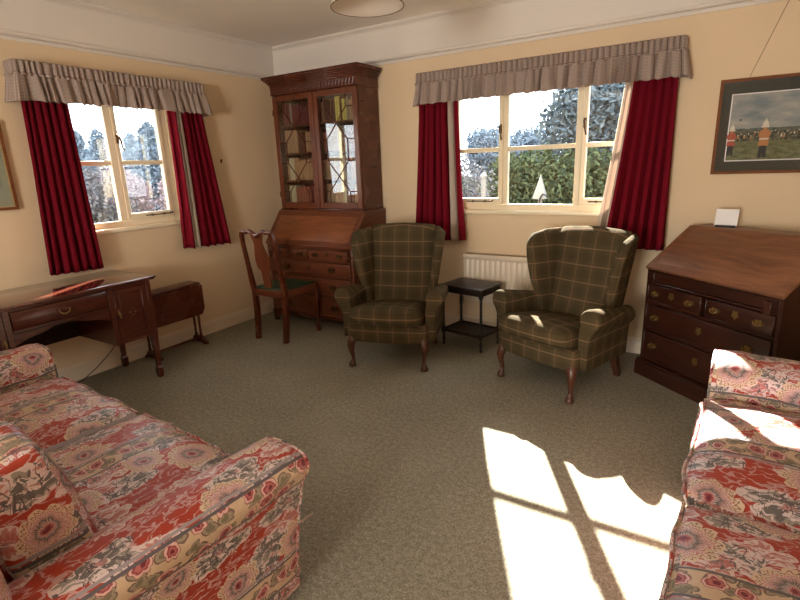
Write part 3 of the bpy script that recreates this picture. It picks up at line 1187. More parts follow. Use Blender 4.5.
# ------------------------------------------------------------------ bureau bookcase
BX0, BX1 = 0.250, 1.272           # lower carcass
UX0, UX1 = 0.262, 1.246           # upper case
UY = -0.318
t = thing('bureau_bookcase', 'tall mahogany bureau bookcase with astragal glazed doors in the room corner', 'bookcase', (0, 0, 0))
yb = -0.022
yf = -0.565
g = G()
g.prism([(yb, 0.10), (yf, 0.10), (yf, 0.765), (UY - 0.03, 1.055), (yb, 1.055)], BX0, BX0 + 0.022, 'x')
g.prism([(yb, 0.10), (yf, 0.10), (yf, 0.765), (UY - 0.03, 1.055), (yb, 1.055)], BX1 - 0.022, BX1, 'x')
g.box(BX0 + 0.021, BX1 - 0.021, yb - 0.001, yb - 0.015, 0.101, 1.05)
g.box(BX0 + 0.02, BX1 - 0.02, yf + 0.02, yb, 0.10, 0.13)
g.box(BX0 + 0.02, BX1 - 0.02, yf, yb, 0.745, 0.763)
for z in (0.635, 0.49, 0.31, 0.105):
    g.box(BX0 + 0.02, BX1 - 0.02, yf, yf + 0.05, z - 0.006, z + 0.006, 0.001)
g.box(BX0 - 0.003, BX1 + 0.003, UY - 0.042, yb + 0.001, 1.050, 1.068, 0.004)
g.done('carcass', m_mahog_l, t)
g = G(); g.box(BX0 - 0.008, BX1 + 0.008, yf - 0.010, yb, 0.085, 0.115, 0.006, seg=2)
g.done('base_moulding', m_mahog, t)
fo, T_, L_ = flap_board(t, BX0 - 0.003, BX1 + 0.003, yf - 0.012, 0.765, UY - 0.035, 1.05, m_mahog_f, m_mahog_l)
g = G(); g.prism([(0.77 + 0.014 * math.cos(a), 0) for a in (0,)] + [(0.784, 0.001)], 0, 0.001, 'z') if False else None
g = G()
g.tube([(0.768, L_ * 0 + yf + 0.205, 1.026), (0.768, yf + 0.2015, 1.028)], 0.012, 12)
g.done('lock', m_brassd, fo)
x0, x1 = BX0 + 0.022, BX1 - 0.022
xm = (x0 + x1) / 2
for a in (x0, x1 - 0.026):
    lo = G().box(a, a + 0.026, yf - 0.006, yf + 0.05, 0.645, 0.742, 0.003).done('loper', m_mahog, t)
    handle(lo, a + 0.013, 0.69, yf - 0.007, m_brassd, 0.02, 'knob', False)
drawer(t, x0 + 0.028, xm - 0.003, 0.641, 0.744, yf, m_mahog_l, m_brassd, (0.2, 0.8), (0.5,), 0.07)
drawer(t, xm + 0.003, x1 - 0.028, 0.641, 0.744, yf, m_mahog_l, m_brassd, (0.2, 0.8), (0.5,), 0.07)
drawer(t, x0, x1, 0.497, 0.629, yf, m_mahog_l, m_brassd, (0.22, 0.78), (0.5,), 0.085)
drawer(t, x0, x1, 0.317, 0.483, yf, m_mahog_l, m_brassd, (0.22, 0.78), (0.5,), 0.085)
drawer(t, x0, x1, 0.117, 0.303, yf, m_mahog_l, m_brassd, (0.22, 0.78), (0.5,), 0.085)
for x, sx in ((BX0, 1), (BX1, -1)):
    bracket_foot(t, x, yf - 0.004, sx, 1, m_mahog, 0.09)
    bracket_foot(t, x, yb, sx, -1, m_mahog, 0.09)
# upper case
ZB, ZT = 1.068, 2.112
g = G()
g.box(UX0, UX0 + 0.022, UY, yb, ZB, ZT, 0.003); g.box(UX1 - 0.022, UX1, UY, yb, ZB, ZT, 0.003)
g.box(UX0 + 0.021, UX1 - 0.021, UY + 0.001, yb, ZB + 0.001, ZB + 0.03, 0.003); g.box(UX0 + 0.021, UX1 - 0.021, UY + 0.001, yb, ZT - 0.03, ZT - 0.001, 0.003)
g.done('upper_case', m_mahog, t)
G().box(UX0 + 0.02, UX1 - 0.02, yb - 0.012, yb, ZB, ZT).done('back_board', m_inside, t)
shelfz = [1.098, 1.345, 1.60, 1.85]
for z in shelfz[1:]:
    G().box(UX0 + 0.022, UX1 - 0.022, UY + 0.05, yb - 0.012, z - 0.018, z, 0.002).done('shelf', m_inside, t)
g = G()
g.box(UX0 - 0.006, UX1 + 0.006, UY - 0.028, yb, ZB - 0.001, ZB + 0.016, 0.005, seg=2)
g.done('waist_moulding', m_mahog, t)
# cornice: frieze with blind fret, stepped crown
g = G()
g.box(UX0 - 0.004, UX1 + 0.004, UY - 0.026, yb, ZT, ZT + 0.075, 0.003)
g.done('frieze', m_mahog, t)
g = G()
for z in (ZT + 0.010, ZT + 0.066):
    g.box(UX0 - 0.004, UX1 + 0.004, UY - 0.030, UY - 0.024, z - 0.004, z + 0.004, 0.001)
n = 26
for i in range(n):
    x = UX0 + 0.02 + i * (UX1 - UX0 - 0.04) / n
    pw = (UX1 - UX0 - 0.04) / n
    g.tube([(x, UY - 0.027, ZT + 0.014), (x + pw / 2, UY - 0.027, ZT + 0.062), (x + pw, UY - 0.027, ZT + 0.014)], 0.0035, 5)
    g.tube([(x, UY - 0.027, ZT + 0.062), (x + pw / 2, UY - 0.027, ZT + 0.014), (x + pw, UY - 0.027, ZT + 0.062)], 0.0035, 5)
g.done('fret_carving', m_mahog, t)
g = G()
for z0_, z1_, p in ((0.075, 0.090, 0.008), (0.090, 0.105, 0.018), (0.105, 0.118, 0.030), (0.118, 0.132, 0.044), (0.132, 0.150, 0.056), (0.150, 0.160, 0.060)):
    g.box(UX0 - p, UX1 + p, UY - 0.022 - p, yb, ZT + z0_, ZT + z1_, 0.005, seg=2)
g.done('cornice', m_mahog, t)
# glazed doors
xm = (UX0 + UX1) / 2
for (dx0, dx1, side) in ((UX0 + 0.004, xm - 0.001, 0), (xm + 0.001, UX1 - 0.004, 1)):
    z0_, z1_ = ZB + 0.02, ZT - 0.004
    y0_, y1_ = UY - 0.022, UY - 0.001
    sw = 0.052
    g = G()
    g.box(dx0, dx0 + sw, y0_, y1_, z0_, z1_, 0.004); g.box(dx1 - sw, dx1, y0_, y1_, z0_, z1_, 0.004)
    g.box(dx0 + sw, dx1 - sw, y0_ + 0.001, y1_ - 0.001, z0_, z0_ + sw, 0.003); g.box(dx0 + sw, dx1 - sw, y0_ + 0.001, y1_ - 0.001, z1_ - sw, z1_, 0.003)
    if side == 0:
        g.box(dx1 - 0.010, dx1 + 0.012, y0_ - 0.007, y0_ + 0.002, z0_, z1_, 0.003)
    dr = g.done('glazed_door', m_mahog_l, t, swap=True)
    ax0, ax1, az0, az1 = dx0 + sw, dx1 - sw, z0_ + sw, z1_ - sw
    G().box(ax0 - 0.004, ax1 + 0.004, UY - 0.012, UY - 0.009, az0 - 0.004, az1 + 0.004).done('pane', m_cabglass, dr)
    def Q(u, v):
        return (ax0 + (ax1 - ax0) * u, UY - 0.014, az1 - (az1 - az0) * v)
    g = G()
    segs = []
    for a, b in ((0.20, 0.80),):
        segs += [((a, 0), (a, 0.11)), ((b, 0), (b, 0.11)), ((0, 0.11), (a, 0.11)), ((1, 0.11), (b, 0.11)),
                 ((a, 0.11), (b, 0.40)), ((b, 0.11), (a, 0.40)), ((a, 0.40), (a, 0.60)), ((b, 0.40), (b, 0.60)),
                 ((0, 0.40), (a, 0.40)), ((1, 0.40), (b, 0.40)), ((0, 0.60), (a, 0.60)), ((1, 0.60), (b, 0.60)),
                 ((a, 0.60), (b, 0.89)), ((b, 0.60), (a, 0.89)), ((a, 0.89), (a, 1)), ((b, 0.89), (b, 1)), ((0, 0.89), (a, 0.89)), ((1, 0.89), (b, 0.89))]
    for p, q in segs:
        g.tube([Q(*p), Q(*q)], 0.0048, 6)
    g.done('glazing_bars', m_mahog, dr)
    if side == 1:
        escutcheon(dr, dx0 + 0.022, 1.575, y0_, m_brassd, 0.012)
for i, x in enumerate((UX0 + 0.004, UX1 - 0.004)):
    for z in (ZB + 0.15, ZT - 0.15):
        G().tube([(x, UY - 0.024, z - 0.025), (x, UY - 0.024, z + 0.025)], 0.005, 8).done('hinge', m_brassd, t)

# books: every one a thing
BC = {'brown': (0.104, 0.044, 0.025), 'tan': (0.385, 0.246, 0.144), 'maroon': (0.123, 0.025, 0.029), 'cream': (0.527, 0.499, 0.351), 'dark green': (0.032, 0.054, 0.036),
      'dark brown': (0.047, 0.022, 0.015), 'rust': (0.279, 0.099, 0.057), 'navy': (0.032, 0.037, 0.064), 'yellow': (0.508, 0.462, 0.129), 'grey': (0.282, 0.254, 0.227)}
bmats = {k_: plain('book_' + k_.replace(' ', '_'), c, 0.6, 0.25, var=0.15) for k_, c in BC.items()}
m_pages = plain('book_pages', (0.55, 0.46, 0.32), 0.8, 0.1)
ORD = ['first', 'second', 'third', 'fourth', 'fifth', 'sixth', 'seventh', 'eighth', 'ninth', 'tenth', 'eleventh', 'twelfth', 'thirteenth', 'fourteenth', 'fifteenth', 'sixteenth', 'seventeenth', 'eighteenth', 'nineteenth', 'twentieth']
ORD += ['twenty-' + o_ for o_ in ORD[:9]] + ['thirtieth'] + ['thirty-' + o_ for o_ in ORD[:9]] + ['fortieth'] + ['forty-' + o_ for o_ in ORD[:9]]
def book(x, z, wd, h, dp, colname, label, grp):
    g = G()
    y = UY + 0.075
    b = 0.003
    sp_ = [(x, y + 0.006), (x + wd * 0.25, y), (x + wd * 0.75, y), (x + wd, y + 0.006)]
    g.prism(sp_ + [(x + wd, y + 0.012), (x, y + 0.012)], z, z + h, 'z')
    g.box(x, x + b, y + 0.008, y + dp, z, z + h)
    g.box(x + wd - b, x + wd, y + 0.008, y + dp, z, z + h)
    g.box(x + b, x + wd - b, y + 0.010, y + dp - 0.004, z + 0.003, z + h - 0.004, 0, 1)
    for q in (0.18, 0.42, 0.8):
        g.box(x + 0.001, x + wd - 0.001, y - 0.0012, y + 0.006, z + h * q, z + h * q + 0.004, 0.001)
    o = g.done('book', [bmats[colname], m_pages])
    return tag(o, label, 'book', grp)


names = ['bottom shelf', 'second lowest shelf', 'second highest shelf', 'top shelf']
br = random.Random(21)
for si, z in enumerate(shelfz):
    x = UX0 + 0.030
    pal = [['tan', 'rust', 'cream', 'maroon', 'brown', 'tan', 'rust', 'cream'], ['tan', 'cream', 'tan', 'brown', 'tan', 'cream'], ['brown', 'tan', 'brown', 'rust', 'tan'], ['maroon', 'brown', 'yellow', 'tan', 'dark brown', 'maroon', 'grey']][si]
    i = 0
    run_col, run_n, run_h = None, 0, 0
    while x < UX1 - 0.06:
        if run_n <= 0:
            run_col = br.choice(pal)
            run_n = br.choice((1, 1, 2, 3, 5))
            run_h = br.uniform(0.165, 0.212)
            run_w = br.uniform(0.020, 0.034)
        wd = min(run_w * br.uniform(0.92, 1.08), UX1 - 0.028 - x)
        book(x, z + 0.0005, wd - 0.001, run_h * br.uniform(0.99, 1.0), br.uniform(0.13, 0.17), run_col,
             '%s book, %s from the left on the bookcase %s' % (run_col, ORD[i], names[si]), 'books on the bookcase ' + names[si])
        x += wd
        run_n -= 1
        i += 1

# ------------------------------------------------------------------ corner bureau
n_ = Vector((-0.64, -0.77)).normalized()
t = thing('bureau', 'dark oak slope-front bureau standing across the right corner below the picture', 'bureau',
          (3.565, -0.40, 0), math.atan2(-n_.x * -1, 0) if False else math.atan2(-0.64, 0.77))
# local: x along the front from its left corner, y = 0 front, +y towards the corner
BW, BD = 0.875, 0.505
g = G()
side = [(0.0, 0.10), (0.0, 0.735), (0.335, 0.985), (BD, 0.985), (BD, 0.10)]
g.prism(side, 0, 0.02, 'x'); g.prism(side, BW - 0.02, BW, 'x')
g.box(0.019, BW - 0.019, BD - 0.015, BD - 0.001, 0.101, 0.98)
g.box(0.01, BW - 0.01, 0.335, BD, 0.968, 0.990, 0.003)
g.box(0.02, BW - 0.02, 0.01, BD - 0.01, 0.72, 0.736)
g.box(0.02, BW - 0.02, 0.0, 0.03, 0.665, 0.730, 0.002)
g.box(0.02, BW - 0.02, 0.01, BD - 0.01, 0.10, 0.13)
for z in (0.655, 0.520, 0.335, 0.135):
    g.box(0.02, BW - 0.02, -0.002, 0.05, z - 0.007, z + 0.007, 0.002)
g.done('carcass', m_bureau, t)
g = G(); g.box(0.004, BW - 0.004, 0.33, BD, 0.985, 0.998, 0.005, seg=2)
g.done('top', m_burflap, t)
fo, T_, L_ = flap_board(t, -0.004, BW + 0.004, -0.012, 0.738, 0.332, 0.984, m_burflap, m_burflap)
G().box(0.006, BW - 0.05, -0.010, 0.006, 0.648, 0.662, 0.004).done('moulding', m_bureau, t)
lo = G().box(BW - 0.062, BW - 0.024, -0.055, 0.05, 0.655, 0.722, 0.003).done('loper', m_bureau, t)
lo = G().box(0.024, 0.062, -0.008, 0.05, 0.655, 0.722, 0.003).done('loper', m_bureau, t)
xm = BW / 2
drawer(t, 0.022, xm - 0.012, 0.528, 0.646, 0.0, m_bureau, m_brassb, (0.17, 0.80), (0.47,), 0.056)
drawer(t, xm + 0.012, BW - 0.022, 0.528, 0.646, 0.0, m_bureau, m_brassb, (0.17, 0.80), (0.47,), 0.056)
drawer(t, 0.022, BW - 0.022, 0.343, 0.512, 0.0, m_bureau, m_brassb, (0.10, 0.86), (0.49,), 0.058)
drawer(t, 0.022, BW - 0.022, 0.143, 0.327, 0.0, m_bureau, m_brassb, (0.10, 0.86), (0.49,), 0.058)
g = G()
g.box(-0.022, BW + 0.022, -0.024, BD - 0.0, 0.0, 0.10, 0.004)
g.box(-0.016, BW + 0.016, -0.018, BD - 0.002, 0.10, 0.118, 0.006, seg=2)
g.done('plinth', m_bureau, t)

# card on a stand on top of the bureau
tl = Matrix.Translation((3.565, -0.40, 0)) @ Matrix.Rotation(math.atan2(-0.64, 0.77), 4, 'Z')
cp = tl @ Vector((0.185, 0.40, 0.9985))
t = thing('card', 'small white card in a dark holder on top of the corner bureau', 'card', cp, math.atan2(-0.64, 0.77) + R(28))
G().box(-0.055, 0.055, -0.012, 0.012, 0.0, 0.012, 0.003).done('holder', m_dark, t)
T = Matrix.Rotation(R(-14), 4, 'X')
G().box(-0.062, 0.062, -0.0015, 0.0015, 0.008, 0.112, 0, 0, 1, T).done('sheet', m_paper, t)


# ------------------------------------------------------------------ pictures
def picture(name, label, wallkey, a0, a1, z0, z1, mount, paint):
    d = 0.022
    if wallkey == 'back':
        t = thing(name, label, 'picture', (a0, -0.003, z0), 0)
    else:
        t = thing(name, label, 'picture', (0.003, a0, z0), R(90))
    W_, H_ = a1 - a0, z1 - z0
    f = 0.018
    g = G()
    for (p, q, r_, s_) in (((0, 0), (W_, 0), (W_ - f, f), (f, f)), ((W_, 0), (W_, H_), (W_ - f, H_ - f), (W_ - f, f)),
                           ((W_, H_), (0, H_), (f, H_ - f), (W_ - f, H_ - f)), ((0, H_), (0, 0), (f, f), (f, H_ - f))):
        g.prism([p, q, r_, s_], -d, 0, 'y')
    g.done('frame', m_frame, t)
    G().box(f, W_ - f, -0.008, -0.001, f, H_ - f).done('mount', mount, t)
    paint(t, W_, H_)
    G().box(f, W_ - f, -0.014, -0.0125, f, H_ - f).done('pane', glass_mat('picture_glass', (0.98, 0.98, 0.98), 1.3, 0.6), t)
    return t


def sky_paint():
    t = NT('painted_sky')
    uv = t.uv()
    sp = t.n('ShaderNodeSeparateXYZ', {0: uv})
    cl = t.noise(t.mapv(uv, (7, 18, 1)), 1.0, 4)
    c = t.ramp(cl, [(0.35, (0.17, 0.21, 0.23)), (0.55, (0.30, 0.31, 0.29)), (0.7, (0.42, 0.38, 0.33))])
    return t.fin(c, 0.6, 0.2)


def daub(name, a, b, sx, sy):
    t = NT(name)
    c = t.ramp(t.noise(t.mapv(t.uv(), (sx, sy, 1)), 1.0, 3), [(0.38, a), (0.62, b)])
    return t.fin(c, 0.6, 0.2)


def parade(t, W_, H_):
    x0, x1, z0, z1 = 0.075, W_ - 0.075, 0.085, H_ - 0.095
    mats = [sky_paint(), daub('painted_grass', (0.085, 0.10, 0.045), (0.17, 0.17, 0.085), 25, 50), daub('painted_crowd', (0.02, 0.028, 0.018), (0.17, 0.15, 0.10), 70, 60),
            m_paper, plain('painted_orange', (0.42, 0.17, 0.05), 0.6), plain('painted_dark', (0.015, 0.018, 0.02), 0.6), plain('painted_white', (0.62, 0.56, 0.46), 0.6), plain('painted_red', (0.36, 0.06, 0.03), 0.6),
            daub('painted_far_trees', (0.05, 0.07, 0.06), (0.13, 0.14, 0.11), 40, 60)]
    g = G()
    g.box(x0 - 0.006, x1 + 0.006, -0.0095, -0.008, z0 - 0.006, z1 + 0.006, 0, 3)
    hz = z0 + (z1 - z0) * 0.40
    g.box(x0, x1, -0.0102, -0.0095, hz, z1, 0, 0)
    g.box(x0, x1, -0.0102, -0.0095, z0, hz, 0, 1)
    n = 40
    top = [(x0 + (x1 - x0) * i / n, hz + 0.032 + 0.010 * noise.noise(Vector((i * 0.7, 3, 0)))) for i in range(n + 1)]
    g.prism([(x0, hz - 0.01)] + top + [(x1, hz - 0.01)], -0.0104, -0.0102, 'y', 8)
    top = [(x0 + (x1 - x0) * i / n, hz + 0.012 + 0.016 * noise.noise(Vector((i * 1.7, 9, 0)))) for i in range(n + 1)]
    bot = [(x0 + (x1 - x0) * i / n, hz - 0.045 + 0.016 * noise.noise(Vector((i * 1.3, 19, 0)))) for i in range(n + 1)][::-1]
    g.prism(top + bot, -0.0106, -0.0104, 'y', 2)
    def ell(cx, cz, rx, rz, m, k=12, lay=0):
        g.prism([(cx + rx * math.cos(2 * PI * i / k), cz + rz * math.sin(2 * PI * i / k)) for i in range(k)], -0.0110 - 0.0002 * lay, -0.0106, 'y', m)
    r_ = random.Random(3)
    for i in range(26):
        cx = x0 + 0.02 + (x1 - x0 - 0.04) * i / 26 + r_.uniform(-0.004, 0.004)
        cz = hz - 0.005 + r_.uniform(-0.02, 0.008)
        s_ = r_.uniform(0.6, 1.0)
        ell(cx, cz, 0.005 * s_, 0.009 * s_, r_.choice((2, 5, 6, 4)), 8)
        ell(cx, cz + 0.012 * s_, 0.003, 0.004, 6, 8)
    def soldier(cx, cz, s_, coat):
        for dx in (-0.011, 0.010):
            g.prism([(cx + (dx - 0.008) * s_, cz), (cx + (dx + 0.008) * s_, cz), (cx + (dx * 0.5 + 0.010) * s_, cz + 0.075 * s_), (cx + (dx * 0.5 - 0.010) * s_, cz + 0.075 * s_)], -0.0112, -0.0106, 'y', 5)
        g.prism([(cx - 0.024 * s_, cz + 0.062 * s_), (cx + 0.024 * s_, cz + 0.062 * s_), (cx + 0.020 * s_, cz + 0.10 * s_), (cx + 0.028 * s_, cz + 0.125 * s_), (cx + 0.016 * s_, cz + 0.145 * s_), (cx - 0.016 * s_, cz + 0.145 * s_), (cx - 0.028 * s_, cz + 0.125 * s_), (cx - 0.020 * s_, cz + 0.10 * s_)], -0.0114, -0.0106, 'y', coat)
        g.box(cx - 0.021 * s_, cx + 0.021 * s_, -0.0116, -0.0106, cz + 0.094 * s_, cz + 0.101 * s_, 0, 6)
        ell(cx, cz + 0.153 * s_, 0.009 * s_, 0.011 * s_, 4, 10, 3)
        hp = [(0.019, 0.157), (0.018, 0.161), (0.0135, 0.166), (0.0125, 0.178), (0.009, 0.187), (0.004, 0.192), (0.002, 0.198), (0.002, 0.204)]
        g.prism([(cx + a * s_, cz + b * s_) for a, b in hp] + [(cx - a * s_, cz + b * s_) for a, b in hp[::-1]], -0.0118, -0.0106, 'y', 6)
    soldier(x0 + 0.190, z0 + 0.012, 1.15, 4)
    soldier(x0 + 0.018, z0 + 0.03, 0.95, 7)
    soldier(x0 + 0.40, z0 + 0.05, 0.6, 7)
    ell(x0 + 0.055, z0 + 0.245, 0.006, 0.005, 5)
    g.done('print', mats, t, 10)


pic = picture('picture', 'framed painting of parading soldiers in dark mount above the corner bureau', 'back', 3.845, 4.475, 1.318, 1.893, m_mount, parade)
g = G()
for s_ in (-1, 1):
    g.tube([(0.315 + s_ * 0.17, -0.004, 0.57), (0.315 + s_ * 0.004, -0.022, 1.035)], 0.0011, 6)
g.done('hanging_wire', m_cord, pic)


def pale(t, W_, H_):
    g = G()
    g.box(0.06, W_ - 0.06, -0.0095, -0.008, 0.06, H_ - 0.06, 0, 0)
    g.box(0.024, W_ - 0.024, -0.0088, -0.0078, 0.024, H_ - 0.024, 0, 1)
    g.done('print', [daub('painted_haze', (0.24, 0.27, 0.20), (0.36, 0.36, 0.27), 6, 9), plain('sage_mount', (0.30, 0.31, 0.22), 0.8)], t, 10)
    g = G()
    f = 0.024
    for (p, q, r_, s_) in (((f - .008, f - .008), (W_ - f + .008, f - .008), (W_ - f, f), (f, f)), ((W_ - f + .008, f - .008), (W_ - f + .008, H_ - f + .008), (W_ - f, H_ - f), (W_ - f, f)),
                           ((W_ - f + .008, H_ - f + .008), (f - .008, H_ - f + .008), (f, H_ - f), (W_ - f, H_ - f)), ((f - .008, H_ - f + .008), (f - .008, f - .008), (f, f), (f, H_ - f))):
        g.prism([p, q, r_, s_], -0.018, -0.006, 'y')
    g.done('gilt_slip', m_gold, t)


picture('picture', 'pale green framed picture at the left edge, left of the left curtain', 'left', -3.02, -2.468, 1.262, 1.815, m_mount, pale)

# small dark hook on the left wall
g = G()
g.tube([(0.0, -0.788, 1.545), (0.012, -0.788, 1.545), (0.016, -0.788, 1.553), (0.018, -0.788, 1.562)], [0.006, 0.005, 0.004, 0.004], 8)
g.box(0.0, 0.004, -0.796, -0.780, 1.530, 1.560, 0.001)
tag(g.done('wall_hook', m_brassd), 'tiny dark hook on the wall right of the left window', 'hook')

# ------------------------------------------------------------------ pendant lamp
t = thing('pendant_lamp', 'pendant lamp with pale conical shade at the top of the picture', 'lamp', (2.352, -1.742, 0))
g = G()
n = 40
inner = [[(r_ * math.cos(2 * PI * k_ / n), r_ * math.sin(2 * PI * k_ / n), z) for k_ in range(n)] for r_, z in ((0.178, 2.20), (0.135, 2.30), (0.075, 2.40))]
g.loft(inner, 0, False)
g.done('lamp_shade', m_shade, t, 60, thick=0.004)
g = G()
g.tube([(0.178 * math.cos(2 * PI * k_ / n), 0.178 * math.sin(2 * PI * k_ / n), 2.20) for k_ in range(n + 1)], 0.0024, 6)
g.done('shade_trim', m_trimd, t)
g = G()
g.tube([(0.075 * math.cos(2 * PI * k_ / n), 0.075 * math.sin(2 * PI * k_ / n), 2.40) for k_ in range(n + 1)], 0.003, 6)
for a in (0, 2.09, 4.19):
    g.tube([(0.018 * math.cos(a), 0.018 * math.sin(a), 2.385), (0.075 * math.cos(a), 0.075 * math.sin(a), 2.40)], 0.002, 6)
g.done('shade_carrier', m_brass, t)
G().tube([(0, 0, 2.41), (0, 0, CEIL)], 0.003, 8).done('flex', m_paper, t)
G().lathe([(0.016, 2.345), (0.019, 2.35), (0.019, 2.40), (0.010, 2.415)], 14).done('lamp_holder', m_paper, t)
G().lathe([(0.003, 2.255), (0.02, 2.262), (0.029, 2.285), (0.026, 2.315), (0.015, 2.345)], 16).done('bulb', m_bulb, t)
G().lathe([(0.045, CEIL - 0.001), (0.043, CEIL - 0.012), (0.02, CEIL - 0.03), (0.005, CEIL - 0.034)], 18).done('ceiling_rose', m_paper, t)

# ------------------------------------------------------------------ small dark side table
t = thing('side_table', 'small black oak side table with bobbin legs between the armchairs', 'table', (2.290, -0.368, 0), math.atan2(-0.062, 0.355))
hw, hd = 0.180, 0.128
g = G(); g.box(-hw - 0.022, hw + 0.022, -hd - 0.024, hd + 0.024, 0.492, 0.512, 0.005, seg=2)
g.done('tabletop', m_dark, t)
g = G()
for y in (-hd, hd):
    g.box(-hw, hw, y - 0.009, y + 0.009, 0.452, 0.494, 0.002)
for x in (-hw, hw):
    g.box(x - 0.009, x + 0.009, -hd, hd, 0.452, 0.494, 0.002)
g.done('apron', m_dark, t)
for x in (-hw, hw):
    for y in (-hd, hd):
        g = G()
        g.box(x - 0.014, x + 0.014, y - 0.014, y + 0.014, 0.435, 0.494, 0.002)
        g.box(x - 0.014, x + 0.014, y - 0.014, y + 0.014, 0.105, 0.150, 0.002)
        pr = []
        nb = 12
        for i in range(nb * 4 + 1):
            z = 0.15 + (0.435 - 0.15) * i / (nb * 4)
            pr.append((0.0085 + 0.0035 * abs(math.sin(PI * i / 4)), z))
        g.lathe(pr, 10, 0, (x, y, 0))
        g.lathe([(0.008, 0.0), (0.012, 0.012), (0.009, 0.03), (0.013, 0.06), (0.009, 0.085), (0.012, 0.105)], 10, 0, (x, y, 0))
        g.done('leg', m_dark, t)
g = G()
for y in (-hd, hd):
    g.box(-hw, hw, y - 0.008, y + 0.008, 0.115, 0.140, 0.002)
for x in (-hw, hw):
    g.box(x - 0.008, x + 0.008, -hd, hd, 0.115, 0.140, 0.002)
g.done('stretcher', m_dark, t)
G().box(-hw + 0.005, hw - 0.005, -hd + 0.005, hd - 0.005, 0.118, 0.130, 0.002).done('shelf', m_dark, t)

# ------------------------------------------------------------------ dining chair at the bookcase
t = thing('side_chair', 'mahogany splat-back chair with green seat drawn up to the bureau bookcase', 'chair', (0.703, -1.053, 0), R(2))
# local: x right, back legs at y = 0, seat runs to +y
for s_ in (-1, 1):
    g = G()
    g.tube([(s_ * 0.162, 0.0, 0.0), (s_ * 0.168, 0.025, 0.22), (s_ * 0.172, 0.03, 0.42), (s_ * 0.178, 0.018, 0.50), (s_ * 0.180, -0.005, 0.66), (s_ * 0.180, -0.035, 0.84), (s_ * 0.176, -0.050, 0.925), (s_ * 0.160, -0.056, 0.952)],
           [0.019, 0.020, 0.020, 0.018, 0.015, 0.014, 0.014, 0.015], 8, sq=True)
    g.done('leg', m_mahog, t, 50)
g = G()
pts, rad = [], []
for i in range(17):
    x = -0.168 + 0.336 * i / 16
    f = abs(x) / 0.168
    pts.append((x, -0.056, 0.948 + 0.020 * (f ** 2) - 0.016 * math.cos(PI * f * 2) * (1 if f < 0.6 else 0.3)))
    rad.append(0.016 + 0.006 * (1 - f))
g.tube(pts, rad, 8)
g.done('crest_rail', m_mahog, t, 60)
g = G()
n = 22
vs = []
rings = []
for i in range(n + 1):
    f = i / n
    z = 0.475 + 0.465 * f
    y = 0.022 - 0.078 * f ** 1.2
    hw_ = 0.040 + 0.038 * math.sin(PI * min(1, f * 1.05)) ** 2 * (1 if f > 0.35 else 0.55) - 0.014 * math.exp(-((f - 0.30) / 0.10) ** 2)
    if f > 0.85:
        hw_ += 0.03 * ((f - 0.85) / 0.15)
    rings.append([(-hw_, y - 0.005, z), (hw_, y - 0.005, z), (hw_, y + 0.005, z), (-hw_, y + 0.005, z)])
g.loft(rings)
g.done('splat', m_mahog_l, t, 50, swap=True)
g = G()
g.box(-0.172, 0.172, 0.012, 0.038, 0.395, 0.455, 0.004)
g.box(-0.215, 0.215, 0.385, 0.412, 0.395, 0.455, 0.004)
for s_ in (-1, 1):
    g.prism([(s_ * 0.160, 0.03), (s_ * 0.182, 0.03), (s_ * 0.222, 0.40), (s_ * 0.200, 0.40)], 0.395, 0.455, 'z')
g.done('seat_rail', m_mahog_l, t)
def seatf(p):
    q = p.copy()
    k_ = (0.162 + 0.04 * (q.y + 0.19) / 0.38) / 0.185
    q.x *= k_
    q.z += 0.014 * (1 - (q.x / 0.2) ** 2) * (1 - (q.y / 0.19) ** 2) if q.z > 0 else 0
    return q + Vector((0, 0.212, 0.455))
G().rbox(0.185, 0.185, 0.018, 0.014, 8, seatf).done('seat', m_greenseat, t, 60)
for s_ in (-1, 1):
    g = G()
    g.tube([(s_ * 0.198, 0.392, 0.44), (s_ * 0.206, 0.405, 0.36), (s_ * 0.203, 0.40, 0.20), (s_ * 0.199, 0.392, 0.06), (s_ * 0.203, 0.402, 0.02), (s_ * 0.203, 0.402, 0.0)], [0.024, 0.025, 0.018, 0.013, 0.022, 0.020], 10)
    g.done('leg', m_mahog, t, 60)

# ------------------------------------------------------------------ folded gateleg table by the left wall
t = thing('drop_leaf_table', 'low folded drop-leaf table against the left wall beyond the desk', 'table', (0.0, 0, 0))
ya, ybk = -1.90, -1.335
g = G(); g.box(0.060, 0.205, ya, ybk, 0.525, 0.545, 0.006, seg=2)
g.done('tabletop', m_mahog, t, swap=True)
def leafpoly():
    c = 0.05
    return [(ya, 0.525), (ya, 0.27 + c), (ya + c * 0.6, 0.27), (ybk - c * 0.6, 0.27), (ybk, 0.27 + c), (ybk, 0.525)]
g = G(); g.prism(leafpoly(), 0.207, 0.222, 'x')
g.done('leaf', m_mahog, t)
g = G(); g.prism(leafpoly(), 0.043, 0.058, 'x')
g.done('leaf', m_mahog, t)
for y in (ybk - 0.035, ya + 0.09):
    for x in (0.100, 0.165):
        g = G()
        pr = [(0.011, 0.05), (0.014, 0.07), (0.010, 0.09), (0.0095, 0.15), (0.011, 0.26), (0.0095, 0.36), (0.010, 0.44), (0.014, 0.47), (0.011, 0.525)]
        g.lathe(pr, 12, 0, (x, y, 0))
        g.done('leg', m_mahog, t, 60)
    g = G()
    pl = [(0.035, 0.0), (0.06, 0.0), (0.08, 0.012), (0.185, 0.012), (0.205, 0.0), (0.238, 0.0), (0.238, 0.014), (0.20, 0.032), (0.185, 0.062), (0.08, 0.062), (0.065, 0.032), (0.035, 0.014)]
    g.prism(pl, y - 0.016, y + 0.016, 'y')
    g.done('foot', m_mahog, t)
g = G(); g.tube([(0.133, ya + 0.09, 0.045), (0.133, ybk - 0.035, 0.045)], 0.010, 10)
g.done('stretcher', m_mahog, t)

